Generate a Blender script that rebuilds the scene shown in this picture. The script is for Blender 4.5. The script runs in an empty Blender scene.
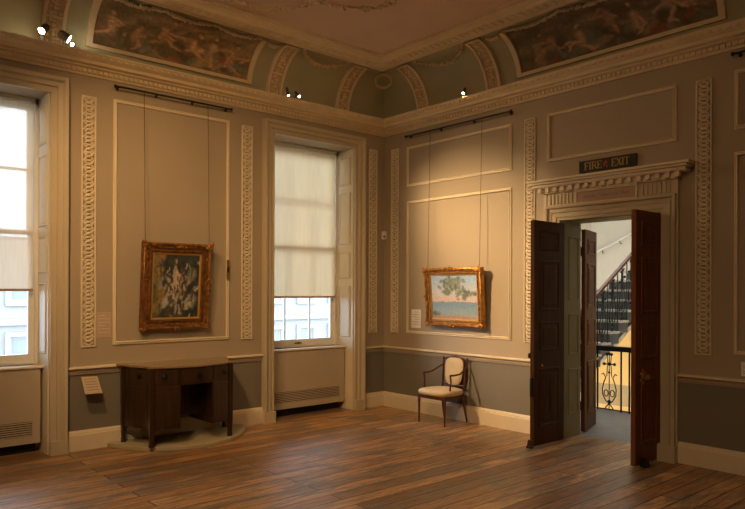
import bpy, math, random
from mathutils import Vector, Matrix
from math import sin, cos, pi, radians, sqrt

C = bpy.context.scene.collection
SCALE = 1.1        # drawing units (camera height 1.6) to metres
PENDING = []

# ------------------------------------------------------------------ materials
def new_mat(name):
    m = bpy.data.materials.new(name); m.use_nodes = True
    nt = m.node_tree; nt.nodes.clear()
    out = nt.nodes.new('ShaderNodeOutputMaterial')
    return m, nt, out

def N(nt, t, **kw):
    n = nt.nodes.new('ShaderNode' + t)
    for k, v in kw.items():
        if k in ('operation', 'blend_type', 'data_type', 'feature', 'interpolation_type', 'attribute_name', 'distribution', 'noise_dimensions', 'wave_type', 'bands_direction'):
            setattr(n, k, v)
        else:
            n.inputs[k].default_value = v
    return n

def coords(nt, scale=(1, 1, 1), rot=(0, 0, 0)):
    g = nt.nodes.new('ShaderNodeNewGeometry'); mp = nt.nodes.new('ShaderNodeMapping')
    mp.inputs['Scale'].default_value = scale; mp.inputs['Rotation'].default_value = rot
    nt.links.new(g.outputs['Position'], mp.inputs['Vector'])
    return mp.outputs['Vector']

def ramp(nt, fac, stops):
    r = nt.nodes.new('ShaderNodeValToRGB')
    e = r.color_ramp.elements
    while len(e) < len(stops): e.new(.5)
    for i, (p, c) in enumerate(stops):
        e[i].position = p; e[i].color = (*c, 1)
    nt.links.new(fac, r.inputs['Fac'])
    return r.outputs['Color']

def paint(name, c, rough=.6, var=.06, nscale=3, bump=0, bscale=30, spec=.4, metal=0, c2=None, stretch=(1, 1, 1), coat=0):
    m, nt, out = new_mat(name)
    b = N(nt, 'BsdfPrincipled', Roughness=rough, Metallic=metal)
    b.inputs['Specular IOR Level'].default_value = spec
    b.inputs['Coat Weight'].default_value = coat
    v = coords(nt, stretch)
    n = N(nt, 'TexNoise', Scale=nscale, Detail=5, Roughness=.6)
    nt.links.new(v, n.inputs['Vector'])
    if c2 is None:
        lo = tuple(x * (1 - var) for x in c); hi = tuple(min(1, x * (1 + var)) for x in c)
    else: lo, hi = c, c2
    nt.links.new(ramp(nt, n.outputs['Fac'], [(.3, lo), (.7, hi)]), b.inputs['Base Color'])
    if bump:
        n2 = N(nt, 'TexNoise', Scale=bscale, Detail=4)
        nt.links.new(v, n2.inputs['Vector'])
        bp = N(nt, 'Bump', Strength=bump, Distance=.01)
        nt.links.new(n2.outputs['Fac'], bp.inputs['Height'])
        nt.links.new(bp.outputs['Normal'], b.inputs['Normal'])
    nt.links.new(b.outputs['BSDF'], out.inputs['Surface'])
    return m

def emit(name, c, s):
    m, nt, out = new_mat(name)
    e = N(nt, 'Emission', Strength=s); e.inputs['Color'].default_value = (*c, 1)
    nt.links.new(e.outputs[0], out.inputs['Surface'])
    return m

def wood(name, c1, c2, rough=.35, axis='z', s=1.0, coat=.2, spec=.5):
    m, nt, out = new_mat(name)
    b = N(nt, 'BsdfPrincipled', Roughness=rough)
    b.inputs['Coat Weight'].default_value = coat; b.inputs['Coat Roughness'].default_value = .2; b.inputs['Specular IOR Level'].default_value = spec
    sc = {'z': (14, 14, 1.2), 'x': (1.2, 14, 14), 'y': (14, 1.2, 14)}[axis]
    v = coords(nt, tuple(q * s for q in sc))
    n = N(nt, 'TexNoise', Scale=1.6, Detail=6, Roughness=.65, Distortion=.6)
    nt.links.new(v, n.inputs['Vector'])
    nt.links.new(ramp(nt, n.outputs['Fac'], [(.32, c1), (.68, c2)]), b.inputs['Base Color'])
    bp = N(nt, 'Bump', Strength=.08, Distance=.004)
    nt.links.new(n.outputs['Fac'], bp.inputs['Height']); nt.links.new(bp.outputs['Normal'], b.inputs['Normal'])
    nt.links.new(b.outputs['BSDF'], out.inputs['Surface'])
    return m

def vcol(name, rough=.55, bump=.3, bscale=90, coat=0, noise=.25, dirt=(.5, .5, .5)):
    m, nt, out = new_mat(name)
    b = N(nt, 'BsdfPrincipled', Roughness=rough)
    b.inputs['Coat Weight'].default_value = coat; b.inputs['Coat Roughness'].default_value = .25
    a = N(nt, 'Attribute', attribute_name='paint')
    v = coords(nt)
    n = N(nt, 'TexNoise', Scale=bscale, Detail=5, Roughness=.7)
    nt.links.new(v, n.inputs['Vector'])
    mx = nt.nodes.new('ShaderNodeMixRGB'); mx.blend_type = 'OVERLAY'; mx.inputs[0].default_value = noise
    nt.links.new(a.outputs['Color'], mx.inputs[1]); nt.links.new(n.outputs['Fac'], mx.inputs[2])
    nt.links.new(mx.outputs[0], b.inputs['Base Color'])
    bp = N(nt, 'Bump', Strength=bump, Distance=.003)
    nt.links.new(n.outputs['Fac'], bp.inputs['Height']); nt.links.new(bp.outputs['Normal'], b.inputs['Normal'])
    nt.links.new(b.outputs['BSDF'], out.inputs['Surface'])
    return m

def floor_mat():
    m, nt, out = new_mat('worn_floorboards')
    b = N(nt, 'BsdfPrincipled')
    L = nt.links.new
    v = coords(nt)
    br = nt.nodes.new('ShaderNodeTexBrick')
    br.offset = .37; br.offset_frequency = 2
    br.inputs['Scale'].default_value = 1
    br.inputs['Brick Width'].default_value = 3.4; br.inputs['Row Height'].default_value = .17
    br.inputs['Mortar Size'].default_value = .006; br.inputs['Mortar Smooth'].default_value = .3
    br.inputs['Color1'].default_value = (0, 0, 0, 1); br.inputs['Color2'].default_value = (1, 1, 1, 1)
    br.inputs['Mortar'].default_value = (.5, .5, .5, 1)
    L(v, br.inputs['Vector'])
    g1 = N(nt, 'TexNoise', Scale=1, Detail=7, Roughness=.65, Distortion=.8)
    vm = coords(nt, (3.2, 34, 1)); L(vm, g1.inputs['Vector'])
    g2 = N(nt, 'TexNoise', Scale=1, Detail=6, Roughness=.7, Distortion=.5)
    vw = coords(nt, (1.3, 4.5, 1)); L(vw, g2.inputs['Vector'])
    # each board its own tone
    tone = ramp(nt, br.outputs['Color'], [(0, (.30, .155, .068)), (.5, (.54, .30, .135)), (1, (.70, .42, .20))])
    grain = ramp(nt, g1.outputs['Fac'], [(.36, (.38, .34, .30)), (.56, (1, 1, 1))])
    mu = nt.nodes.new('ShaderNodeMixRGB'); mu.blend_type = 'MULTIPLY'; mu.inputs[0].default_value = .9
    L(tone, mu.inputs[1]); L(grain, mu.inputs[2])
    # greyed, worn patches where the varnish has gone
    wear = ramp(nt, g2.outputs['Fac'], [(.47, (0, 0, 0)), (.56, (1, 1, 1))])
    wm = nt.nodes.new('ShaderNodeMixRGB'); wm.blend_type = 'MIX'
    wf = N(nt, 'Math', operation='MULTIPLY'); wf.inputs[1].default_value = .85
    L(wear, wf.inputs[0]); L(wf.outputs[0], wm.inputs[0])
    wg = nt.nodes.new('ShaderNodeMixRGB'); wg.blend_type = 'MULTIPLY'; wg.inputs[0].default_value = .8
    wg.inputs[1].default_value = (.27, .21, .15, 1); L(grain, wg.inputs[2])
    L(mu.outputs[0], wm.inputs[1]); L(wg.outputs[0], wm.inputs[2])
    # joints
    jm = nt.nodes.new('ShaderNodeMixRGB'); L(br.outputs['Fac'], jm.inputs[0]); L(wm.outputs[0], jm.inputs[1]); jm.inputs[2].default_value = (.02, .012, .008, 1)
    L(jm.outputs[0], b.inputs['Base Color'])
    rr = N(nt, 'MapRange'); rr.inputs['To Min'].default_value = .24; rr.inputs['To Max'].default_value = .42
    L(g1.outputs['Fac'], rr.inputs['Value']); L(rr.outputs[0], b.inputs['Roughness'])
    b.inputs['Specular IOR Level'].default_value = .5
    ad = N(nt, 'Math', operation='SUBTRACT'); L(g1.outputs['Fac'], ad.inputs[0]); L(br.outputs['Fac'], ad.inputs[1])
    bp = N(nt, 'Bump', Strength=.45, Distance=.008); L(ad.outputs[0], bp.inputs['Height']); L(bp.outputs['Normal'], b.inputs['Normal'])
    L(b.outputs['BSDF'], out.inputs['Surface'])
    return m

def blind_mat(name, c, see):
    m, nt, out = new_mat(name); L = nt.links.new
    d = N(nt, 'BsdfDiffuse'); t = N(nt, 'BsdfTranslucent'); tr = N(nt, 'BsdfTransparent')
    w = N(nt, 'TexNoise', Scale=1, Detail=2); L(coords(nt, (60, 1, 3)), w.inputs['Vector'])
    col = ramp(nt, w.outputs['Fac'], [(.3, tuple(q * .92 for q in c)), (.7, c)])
    L(col, d.inputs['Color']); L(col, t.inputs['Color'])
    a = N(nt, 'MixShader', Fac=.46); L(d.outputs[0], a.inputs[1]); L(t.outputs[0], a.inputs[2])
    a2 = N(nt, 'MixShader', Fac=see); L(a.outputs[0], a2.inputs[1]); L(tr.outputs[0], a2.inputs[2])
    L(a2.outputs[0], out.inputs['Surface'])
    return m

def glass_mat():
    m, nt, out = new_mat('window_glass'); L = nt.links.new
    g = N(nt, 'BsdfGlossy', Roughness=.02); t = N(nt, 'BsdfTransparent')
    t.inputs['Color'].default_value = (.95, .97, .97, 1)
    f = N(nt, 'Fresnel', IOR=1.4)
    a = N(nt, 'MixShader'); L(f.outputs[0], a.inputs[0]); L(t.outputs[0], a.inputs[1]); L(g.outputs[0], a.inputs[2])
    L(a.outputs[0], out.inputs['Surface'])
    return m

M = {}
M['wall'] = paint('upper_wall_paint', (.40, .350, .275), .55, .03, 1.2)
M['wallpanel'] = paint('wall_panel_paint', (.50, .41, .33), .55, .03, 1.2)
M['dado'] = paint('dado_paint', (.21, .203, .178), .45, .05, 1.5)
M['trim'] = paint('cream_plaster', (.76, .70, .57), .45, .04, 4)
M['casing'] = paint('casing_paint', (.56, .51, .40), .42, .03)
M['cornice'] = paint('cornice_plaster', (.76, .66, .48), .5, .06, 5)
M['cove'] = paint('cove_olive_paint', (.42, .42, .30), .6, .08, 2)
M['ceil'] = paint('ceiling_rose_paint', (.74, .57, .49), .6, .05, 1.5)
M['pinkrelief'] = paint('pink_relief', (.55, .41, .29), .6, .15, 9)
M['plaster'] = paint('back_plaster', (.42, .35, .28), .7, .04)
M['floor'] = floor_mat()
M['sash'] = paint('sash_white', (.84, .85, .82), .4, .02)
M['shutter'] = paint('shutter_paint', (.66, .62, .50), .45, .03)
M['cover'] = paint('radiator_cover_paint', (.50, .45, .37), .5, .03)
M['slat'] = paint('grille_paint', (.22, .20, .16), .5, .03)
M['dark'] = paint('dark_void', (.02, .018, .015), .8)
M['glass'] = glass_mat()
M['blind1'] = blind_mat('screen_blind', (.80, .66, .46), .085)
M['blind2'] = blind_mat('screen_blind_pale', (.84, .65, .37), .03)
M['alu'] = paint('pale_metal', (.78, .82, .76), .35, .03)
M['hem'] = paint('blind_hem', (.42, .30, .20), .5)
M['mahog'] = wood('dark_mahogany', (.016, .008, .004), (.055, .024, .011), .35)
M['mahogx'] = wood('mahogany_top_sheen', (.22, .15, .085), (.34, .25, .15), .2, 'x')  # light reflected off the tabletop is put into this paler wood colour
M['door'] = wood('door_mahogany', (.045, .018, .006), (.10, .040, .013), .5, coat=0, spec=.12)
M['doorred'] = wood('door_mahogany_red', (.13, .045, .016), (.24, .085, .03), .5, coat=0, spec=.25)
M['doorstair'] = wood('door_mahogany_warm', (.10, .032, .010), (.19, .065, .02), .5, coat=0, spec=.2)
M['lowerwall'] = paint('stairwell_lamplit_wall', (.66, .44, .15), .6, .03)  # warm lamplight on the lower stairwell wall put into its colour
M['chairwood'] = wood('chair_beech_dark', (.05, .014, .008), (.12, .035, .018), .3, 'z', 2)
M['linen'] = paint('cream_upholstery', (.62, .52, .36), .7, .06, 8, bump=.1, bscale=60)
M['gilt'] = paint('old_gilt', (.26, .115, .03), .38, .3, 14, bump=.5, bscale=50, metal=.75, c2=(.60, .32, .09))
M['giltdark'] = paint('old_gilt_dark', (.13, .06, .022), .42, .3, 14, bump=.5, bscale=50, metal=.6, c2=(.36, .17, .055))
M['giltlight'] = paint('gilt_slip', (.55, .36, .13), .4, .1, metal=.6)
M['black'] = paint('black_iron', (.012, .012, .013), .4, .1)
M['wire'] = paint('picture_wire', (.10, .075, .05), .4)
M['brass'] = paint('brass', (.55, .36, .12), .3, .1, metal=.9)
M['label'] = paint('label_card', (.85, .87, .88), .5, .02)
M['labeltan'] = paint('label_card_tan', (.55, .46, .36), .5, .02)
M['sign'] = paint('sign_black', (.030, .030, .020), .4)
M['signgold'] = paint('sign_letter_gold', (.50, .38, .20), .45)
M['signred'] = paint('sign_red', (.45, .12, .07), .5)
M['plaque'] = paint('plaque_pink', (.42, .32, .25), .5, .04)
M['plaqueink'] = paint('plaque_ink', (.28, .17, .17), .5)
M['plinth'] = paint('platform_paint', (.42, .38, .27), .6, .04)
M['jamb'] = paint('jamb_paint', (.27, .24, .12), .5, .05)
M['stone'] = paint('landing_stone', (.27, .265, .25), .5, .12, 5)
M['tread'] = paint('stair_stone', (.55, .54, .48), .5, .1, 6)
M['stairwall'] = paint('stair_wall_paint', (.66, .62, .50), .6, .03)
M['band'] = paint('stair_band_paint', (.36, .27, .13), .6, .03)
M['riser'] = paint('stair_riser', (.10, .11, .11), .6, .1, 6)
M['rail'] = wood('stair_handrail_wood', (.09, .025, .012), (.20, .06, .03), .25, 'x')
M['white'] = paint('white_metal', (.8, .8, .78), .35)
M['facade'] = paint('facade_stone', (.27, .265, .25), .8, .06, .6)
M['facadewin'] = paint('facade_glass', (.19, .21, .22), .2)
M['facadetrim'] = paint('facade_trim', (.32, .315, .30), .8)
M['roofslate'] = paint('slate', (.20, .21, .23), .7)
M['ground'] = paint('paving', (.35, .34, .32), .8)
M['lamp'] = emit('lamp_lens', (1.0, .80, .52), 60)
M['lampdim'] = emit('lamp_lens_side', (1.0, .82, .60), 12)
M['lampbody'] = paint('lamp_body', (.12, .10, .08), .4, metal=.3)
M['canvas'] = vcol('oil_paint', .5, .5, 120, .15, .35)
M['mural'] = vcol('mural_paint', .6, .2, 40, 0, .3)
M['skylight'] = emit('skylight_glass', (.9, .95, 1.0), 2.5)

# ------------------------------------------------------------------ mesh builder
class MB:
    def __init__(s): s.v = []; s.f = []; s.m = []; s.cur = 0; s.col = None
    def mat(s, i): s.cur = i; return s
    def add(s, vs, fs):
        o = len(s.v); s.v += [tuple(p) for p in vs]
        for f in fs: s.f.append(tuple(o + i for i in f)); s.m.append(s.cur)
        return s
    def box(s, a, b, fn=None):
        x0, y0, z0 = a; x1, y1, z1 = b
        vs = [(x0, y0, z0), (x1, y0, z0), (x1, y1, z0), (x0, y1, z0), (x0, y0, z1), (x1, y0, z1), (x1, y1, z1), (x0, y1, z1)]
        if fn: vs = [fn(*p) for p in vs]
        return s.add(vs, [(0, 3, 2, 1), (4, 5, 6, 7), (0, 1, 5, 4), (1, 2, 6, 5), (2, 3, 7, 6), (3, 0, 4, 7)])
    def frust(s, c, z0, z1, w0, w1, d0=None, d1=None):
        d0 = d0 or w0; d1 = d1 or w1
        vs = [(c[0] + sx * w0 / 2, c[1] + sy * d0 / 2, z0) for sx, sy in ((-1, -1), (1, -1), (1, 1), (-1, 1))]
        vs += [(c[0] + sx * w1 / 2, c[1] + sy * d1 / 2, z1) for sx, sy in ((-1, -1), (1, -1), (1, 1), (-1, 1))]
        return s.add(vs, [(0, 3, 2, 1), (4, 5, 6, 7), (0, 1, 5, 4), (1, 2, 6, 5), (2, 3, 7, 6), (3, 0, 4, 7)])
    def prism(s, poly, z0, z1):
        n = len(poly)
        vs = [(x, y, z0) for x, y in poly] + [(x, y, z1) for x, y in poly]
        fs = [tuple(range(n - 1, -1, -1)), tuple(range(n, 2 * n))] + [(i, (i + 1) % n, n + (i + 1) % n, n + i) for i in range(n)]
        return s.add(vs, fs)
    def prismf(s, poly, d0, d1, fn):     # polygon in (a,b) extruded along d, mapped by fn(a,b,d)
        n = len(poly)
        vs = [fn(a, b, d0) for a, b in poly] + [fn(a, b, d1) for a, b in poly]
        fs = [tuple(range(n - 1, -1, -1)), tuple(range(n, 2 * n))] + [(i, (i + 1) % n, n + (i + 1) % n, n + i) for i in range(n)]
        return s.add(vs, fs)
    def tube(s, pts, r, seg=8, cap=True, closed=False):
        pts = [Vector(p) for p in pts]; n = len(pts)
        rs = r if isinstance(r, (list, tuple)) else [r] * n
        rings = []; up = None
        for i, p in enumerate(pts):
            a = pts[(i - 1) % n] if (closed or i > 0) else p
            b = pts[(i + 1) % n] if (closed or i < n - 1) else p
            t = (b - a).normalized()
            if up is None:
                up = Vector((0, 0, 1)) if abs(t.z) < .9 else Vector((1, 0, 0))
            u = (up - t * up.dot(t))
            if u.length < 1e-5: u = Vector((1, 0, 0)) - t * t.x
            u.normalize(); w = t.cross(u); up = u
            rings.append([p + (u * cos(2 * pi * k / seg) + w * sin(2 * pi * k / seg)) * rs[i] for k in range(seg)])
        vs = [q for r_ in rings for q in r_]; fs = []
        m = n if closed else n - 1
        for i in range(m):
            j = (i + 1) % n
            for k in range(seg):
                k2 = (k + 1) % seg
                fs.append((i * seg + k, i * seg + k2, j * seg + k2, j * seg + k))
        if cap and not closed:
            fs.append(tuple(range(seg - 1, -1, -1))); fs.append(tuple((n - 1) * seg + k for k in range(seg)))
        return s.add(vs, fs)
    def ball(s, c, r, seg=8, rings=5, fn=None):
        rx, ry, rz = r if isinstance(r, (list, tuple)) else (r, r, r)
        vs = [(c[0], c[1], c[2] - rz)]
        for i in range(1, rings):
            a = -pi / 2 + pi * i / rings
            for k in range(seg):
                b = 2 * pi * k / seg
                vs.append((c[0] + rx * cos(a) * cos(b), c[1] + ry * cos(a) * sin(b), c[2] + rz * sin(a)))
        vs.append((c[0], c[1], c[2] + rz))
        fs = [(0, 1 + (k + 1) % seg, 1 + k) for k in range(seg)]
        for i in range(rings - 2):
            o = 1 + i * seg
            fs += [(o + k, o + (k + 1) % seg, o + seg + (k + 1) % seg, o + seg + k) for k in range(seg)]
        o = 1 + (rings - 2) * seg; t = len(vs) - 1
        fs += [(o + k, o + (k + 1) % seg, t) for k in range(seg)]
        if fn: vs = [fn(*p) for p in vs]
        return s.add(vs, fs)
    def lathe(s, prof, c=(0, 0, 0), ax=(0, 0, 1), seg=16):   # prof: (r, h) along axis
        ax = Vector(ax).normalized(); u = ax.orthogonal().normalized(); w = ax.cross(u); c = Vector(c)
        vs = []
        for r, h in prof:
            for k in range(seg):
                a = 2 * pi * k / seg; vs.append(c + ax * h + (u * cos(a) + w * sin(a)) * r)
        fs = []
        for i in range(len(prof) - 1):
            for k in range(seg):
                k2 = (k + 1) % seg; fs.append((i * seg + k, i * seg + k2, (i + 1) * seg + k2, (i + 1) * seg + k))
        fs.append(tuple(range(seg - 1, -1, -1))); fs.append(tuple((len(prof) - 1) * seg + k for k in range(seg)))
        return s.add(vs, fs)
    def mould(s, path, prof, fn, closed=True):
        # path 2-D polyline; profile (a: offset to the left of travel, h: out of plane); fn(x,y,h) -> 3-D
        n = len(path); P = [Vector(p) for p in path]; rings = []
        for i in range(n):
            d0 = (P[i] - P[i - 1]) if (closed or i > 0) else (P[1] - P[0])
            d1 = (P[(i + 1) % n] - P[i]) if (closed or i < n - 1) else (P[i] - P[i - 1])
            d0.normalize(); d1.normalize()
            n0 = Vector((-d0.y, d0.x)); n1 = Vector((-d1.y, d1.x))
            mt = (n0 + n1) / (1 + n0.dot(n1))
            rings.append([fn(P[i].x + mt.x * a, P[i].y + mt.y * a, h) for a, h in prof])
        m = len(prof); vs = [q for r in rings for q in r]; fs = []
        for i in range(n if closed else n - 1):
            j = (i + 1) % n
            for k in range(m - 1):
                fs.append((i * m + k, i * m + k + 1, j * m + k + 1, j * m + k))
        if not closed:
            fs.append(tuple(range(m - 1, -1, -1))); fs.append(tuple((n - 1) * m + k for k in range(m)))
        return s.add(vs, fs)
    def build(s, name, mats, parent=None, smooth=False, bevel=0, origin=None, subsurf=0):
        if not isinstance(mats, (list, tuple)): mats = [mats]
        me = bpy.data.meshes.new(name)
        if parent is not None: org = Vector(ROOT[parent.name])
        elif origin is not None: org = Vector(origin)
        else:
            xs = [p[0] for p in s.v]; ys = [p[1] for p in s.v]; zs = [p[2] for p in s.v]
            org = Vector(((min(xs) + max(xs)) / 2, (min(ys) + max(ys)) / 2, min(zs)))
        me.from_pydata([tuple(Vector(p) - org) for p in s.v], [], s.f)
        for m in mats: me.materials.append(m)
        me.polygons.foreach_set('material_index', s.m)
        import bmesh
        bm = bmesh.new(); bm.from_mesh(me)
        if s.col is None: bmesh.ops.recalc_face_normals(bm, faces=bm.faces)
        bm.to_mesh(me); bm.free()
        if s.col is not None:
            at = me.color_attributes.new('paint', 'FLOAT_COLOR', 'POINT')
            flat = []
            for c in s.col: flat += [*c, 1.0]
            at.data.foreach_set('color', flat)
        me.polygons.foreach_set('use_smooth', [smooth] * len(me.polygons))
        o = bpy.data.objects.new(name, me); C.objects.link(o)
        ROOT[o.name] = tuple(org)
        if parent is not None: o.parent = parent
        else: o.location = org
        if smooth and not subsurf:
            try:
                me.set_sharp_from_angle(angle=radians(40))
            except Exception: pass
        if bevel:
            b = o.modifiers.new('bevel', 'BEVEL'); b.width = bevel * SCALE; b.segments = 2; b.limit_method = 'ANGLE'
        if subsurf:
            b = o.modifiers.new('sub', 'SUBSURF'); b.levels = subsurf; b.render_levels = subsurf
        return o
ROOT = {}

def empty(name, loc):
    o = bpy.data.objects.new(name, None); C.objects.link(o); o.location = loc; o.empty_display_size = .1
    ROOT[o.name] = tuple(loc)
    return o
def tag(o, label=None, cat=None, group=None, kind=None):
    if label: o['label'] = label
    if cat: o['category'] = cat
    if group: o['group'] = group
    if kind: o['kind'] = kind
    return o
def struct(o): o['kind'] = 'structure'; return o
trim_count = [0]
def trim_name():
    trim_count[0] += 1; return 'trim_%d' % trim_count[0]

WA = lambda s, z, e: (s, -e, z)        # north wall: s = x, e = distance out into the room
WB = lambda s, z, e: (-e, s, z)        # east wall:  s = y
XW, YS = -10.0, -8.8                   # unseen west and south walls
ZC = 3.93
H = 4.47

# ------------------------------------------------------------------ room shell
WIN = [(-5.65, -4.375), (-1.83, -.555)]   # window openings in the north wall
ZT = 3.50
DO = (-3.945, -2.832); ZD = 2.36; TB = .385
DZ = .79

def wall_boxes(mb, spans, holes, top, fn, thick):
    # spans along s, with holes (s0,s1,z0,z1)
    cuts = sorted({spans[0], spans[1], *[h[0] for h in holes], *[h[1] for h in holes]})
    for a, b in zip(cuts, cuts[1:]):
        hole = [h for h in holes if h[0] <= a and h[1] >= b]
        zs = [(0, top)]
        if hole: zs = [(z0, z1) for z0, z1 in ((0, hole[0][2]), (hole[0][3], top)) if z1 > z0]
        for z0, z1 in zs:
            if z0 < DZ < z1:
                mb.mat(1).box((a, z0, -thick), (b, DZ, 0), fn); mb.mat(0).box((a, DZ, -thick), (b, z1, 0), fn)
            else: mb.mat(0).box((a, z0, -thick), (b, z1, 0), fn)
    mb.mat(0)
w = MB(); wall_boxes(w, (XW - .3, TB), [(a, b, 0, ZT) for a, b in WIN], 4.7, WA, .50)
struct(w.build('wall_north', [M['wall'], M['dado']]))
w = MB(); wall_boxes(w, (YS - .3, 0), [(DO[0], DO[1], 0, ZD)], 4.7, WB, TB)
struct(w.build('wall_east', [M['wall'], M['dado']]))
w = MB().box((XW - .3, YS, 0), (XW, 0, 4.7)); struct(w.build('wall_west', M['plaster']))
w = MB().box((XW, YS - .3, 0), (0, YS, 4.7)); struct(w.build('wall_south', M['plaster']))
w = MB().box((XW - .3, YS - .3, -.25), (TB, .5, 0)); struct(w.build('floor', M['floor']))

# ceiling with its coved edge
w = MB()
w.mat(0).box((XW - .3, YS - .3, H), (.46, .5, H + .25))
prof = []
R = .50
for i in range(13):
    t = pi / 2 * i / 12
    prof.append((.02 + R * (1 - cos(t)), 3.90 + (H - 3.90) * sin(t)))
room = [(XW, YS), (0, YS), (0, 0), (XW, 0)]
w.mat(1).mould(room, prof, lambda x, y, h: (x, y, h))
struct(w.build('ceiling', [M['ceil'], M['cove']], smooth=True))

# main cornice
prof = [(0, 3.735), (.022, 3.735), (.028, 3.752), (.040, 3.757), (.045, 3.795), (.085, 3.803), (.09, 3.815),
        (.14, 3.822), (.145, 3.852), (.165, 3.860), (.185, 3.872), (.205, 3.895), (.212, 3.905), (.212, 3.918), (.02, 3.93)]
w = MB(); w.mould(room, prof, lambda x, y, h: (x, y, h))
w.mat(1)
def row(w, fn, s0, s1, step, z0, z1, e0, e1, wd):
    n = int((s1 - s0) / step)
    for i in range(n):
        s = s0 + (i + .5) * step
        w.box((s - wd / 2, z0, e0), (s + wd / 2, z1, e1), fn)
row(w, WA, -6.6, -.05, .052, 3.760, 3.792, .038, .062, .03)
row(w, WB, -6.0, -.05, .052, 3.760, 3.792, .038, .062, .03)
row(w, WA, -6.6, -.2, .075, 3.873, 3.893, .17, .205, .03)
row(w, WB, -6.0, -.2, .075, 3.873, 3.893, .17, .205, .03)
struct(w.build(trim_name(), [M['cornice'], M['cornice']]))

# ceiling frame moulding round the flat
prof = [(.50, 4.47), (.50, 4.425), (.515, 4.418), (.55, 4.418), (.56, 4.428), (.60, 4.43), (.61, 4.415), (.64, 4.405), (.76, 4.405), (.78, 4.418), (.79, 4.43),
        (.84, 4.435), (.85, 4.447), (.875, 4.45), (.885, 4.47)]
w = MB(); w.mould(room, prof, lambda x, y, h: (x, y, h))
row(w, lambda s, z, e: (s, -e, z), -7.5, -.75, .09, 4.396, 4.408, .655, .745, .045)
row(w, lambda s, z, e: (-e, s, z), -7.0, -.75, .09, 4.396, 4.408, .655, .745, .045)
row(w, lambda s, z, e: (s, -e, z), -7.5, -.9, .04, 4.44, 4.455, .862, .882, .022)
row(w, lambda s, z, e: (-e, s, z), -7.0, -.9, .04, 4.44, 4.455, .862, .882, .022)
struct(w.build(trim_name(), M['cornice']))

# festooned wreath on the flat of the ceiling
random.seed(4)
w = MB()
cx, cy, rad = -5.0, -4.35, 4.05
nf = 26
for i in range(nf):
    a0 = 2 * pi * (i + .35) / nf; a1 = 2 * pi * (i + 1.35) / nf
    for k in range(22):
        t = k / 21; a = a0 + (a1 - a0) * t
        r = rad - .17 + .24 * sin(pi * t) - .05
        x, y = cx + r * cos(a), cy + r * sin(a)
        if x > -.9 or y > -.9: continue
        for q in range(3):
            w.ball((x + random.uniform(-.045, .045), y + random.uniform(-.045, .045), H - .006), (random.uniform(.012, .03), random.uniform(.012, .03), .018), 6, 4)
    x, y = cx + (rad - .25) * cos(a0), cy + (rad - .25) * sin(a0)
    w.ball((x, y, H - .005), (.05, .05, .03), 8, 5)
pts = [(cx + (rad - .42) * cos(2 * pi * k / 96), cy + (rad - .42) * sin(2 * pi * k / 96), H - .004) for k in range(96)]
w.tube(pts, .02, 6, closed=True)
struct(w.build(trim_name(), M['cornice'], smooth=True))

# ---- cove decoration
def cove(fn, s, t, off):       # t 0..1 up the cove; off towards the room
    a = pi / 2 * t
    e = .02 + R * (1 - cos(a)); z = 3.90 + (H - 3.90) * sin(a)
    return fn(s, z - off * sin(a), e + off * cos(a))
def cove_strip(w, fn, s0, s1, t0, t1, o, n=14, back=0.0):
    vs = []; fs = []
    for i in range(n + 1):
        t = t0 + (t1 - t0) * i / n
        vs += [cove(fn, s0, t, back), cove(fn, s0, t, o), cove(fn, s1, t, o), cove(fn, s1, t, back)]
    for i in range(n):
        a = i * 4; b = a + 4
        fs += [(a, a + 1, b + 1, b), (a + 1, a + 2, b + 2, b + 1), (a + 2, a + 3, b + 3, b + 2)]
    fs += [(0, 1, 2, 3), (4 * n + 3, 4 * n + 2, 4 * n + 1, 4 * n)]
    w.add(vs, fs)
def rib(fn, sc):
    random.seed(int(abs(sc) * 100))
    w = MB(); hw = .105
    w.mat(1); cove_strip(w, fn, sc - hw + .02, sc + hw - .02, .02, .90, .022)
    w.mat(0); cove_strip(w, fn, sc - hw, sc - hw + .03, .02, .90, .04); cove_strip(w, fn, sc + hw - .03, sc + hw, .02, .90, .04)
    for t0, t1 in ((.02, .05), (.36, .38), (.86, .90)): cove_strip(w, fn, sc - hw, sc + hw, t0, t1, .036, 2)
    for i in range(17):
        t = .08 + .79 * i / 16
        for q in range(3):
            ds = random.uniform(-.05, .05); c = cove(fn, sc + ds, t + random.uniform(-.015, .015), .024)
            w.ball(c, random.uniform(.008, .018), 6, 4)
        c = cove(fn, sc, t, .024); w.ball(c, .014 if i % 2 else .022, 6, 4)
    struct(w.build(trim_name(), [M['cornice'], M['pinkrelief']], smooth=False))
for sc in (-.80, -1.855, -4.37): rib(WA, sc)
for sc in (-.80, -1.95, -4.86): rib(WB, sc)

def swag(fn, s0, s1, t_end, drop, seed):
    random.seed(seed); w = MB(); n = 30
    for i in range(n + 1):
        u = i / n; s = s0 + (s1 - s0) * u
        t = t_end - drop * (1 - (2 * u - 1) ** 2) ** .8
        for q in range(3):
            w.ball(cove(fn, s + random.uniform(-.018, .018), t + random.uniform(-.02, .02), .008), random.uniform(.010, .021), 6, 4)
    struct(w.build(trim_name(), M['cornice'], smooth=True))
swag(WA, -1.66, -1.0, .86, .22, 1); swag(WB, -1.78, -1.0, .86, .24, 2)
swag(WA, -2.12, -1.98, .80, .05, 8); swag(WB, -2.25, -2.1, .80, .05, 9)
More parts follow.
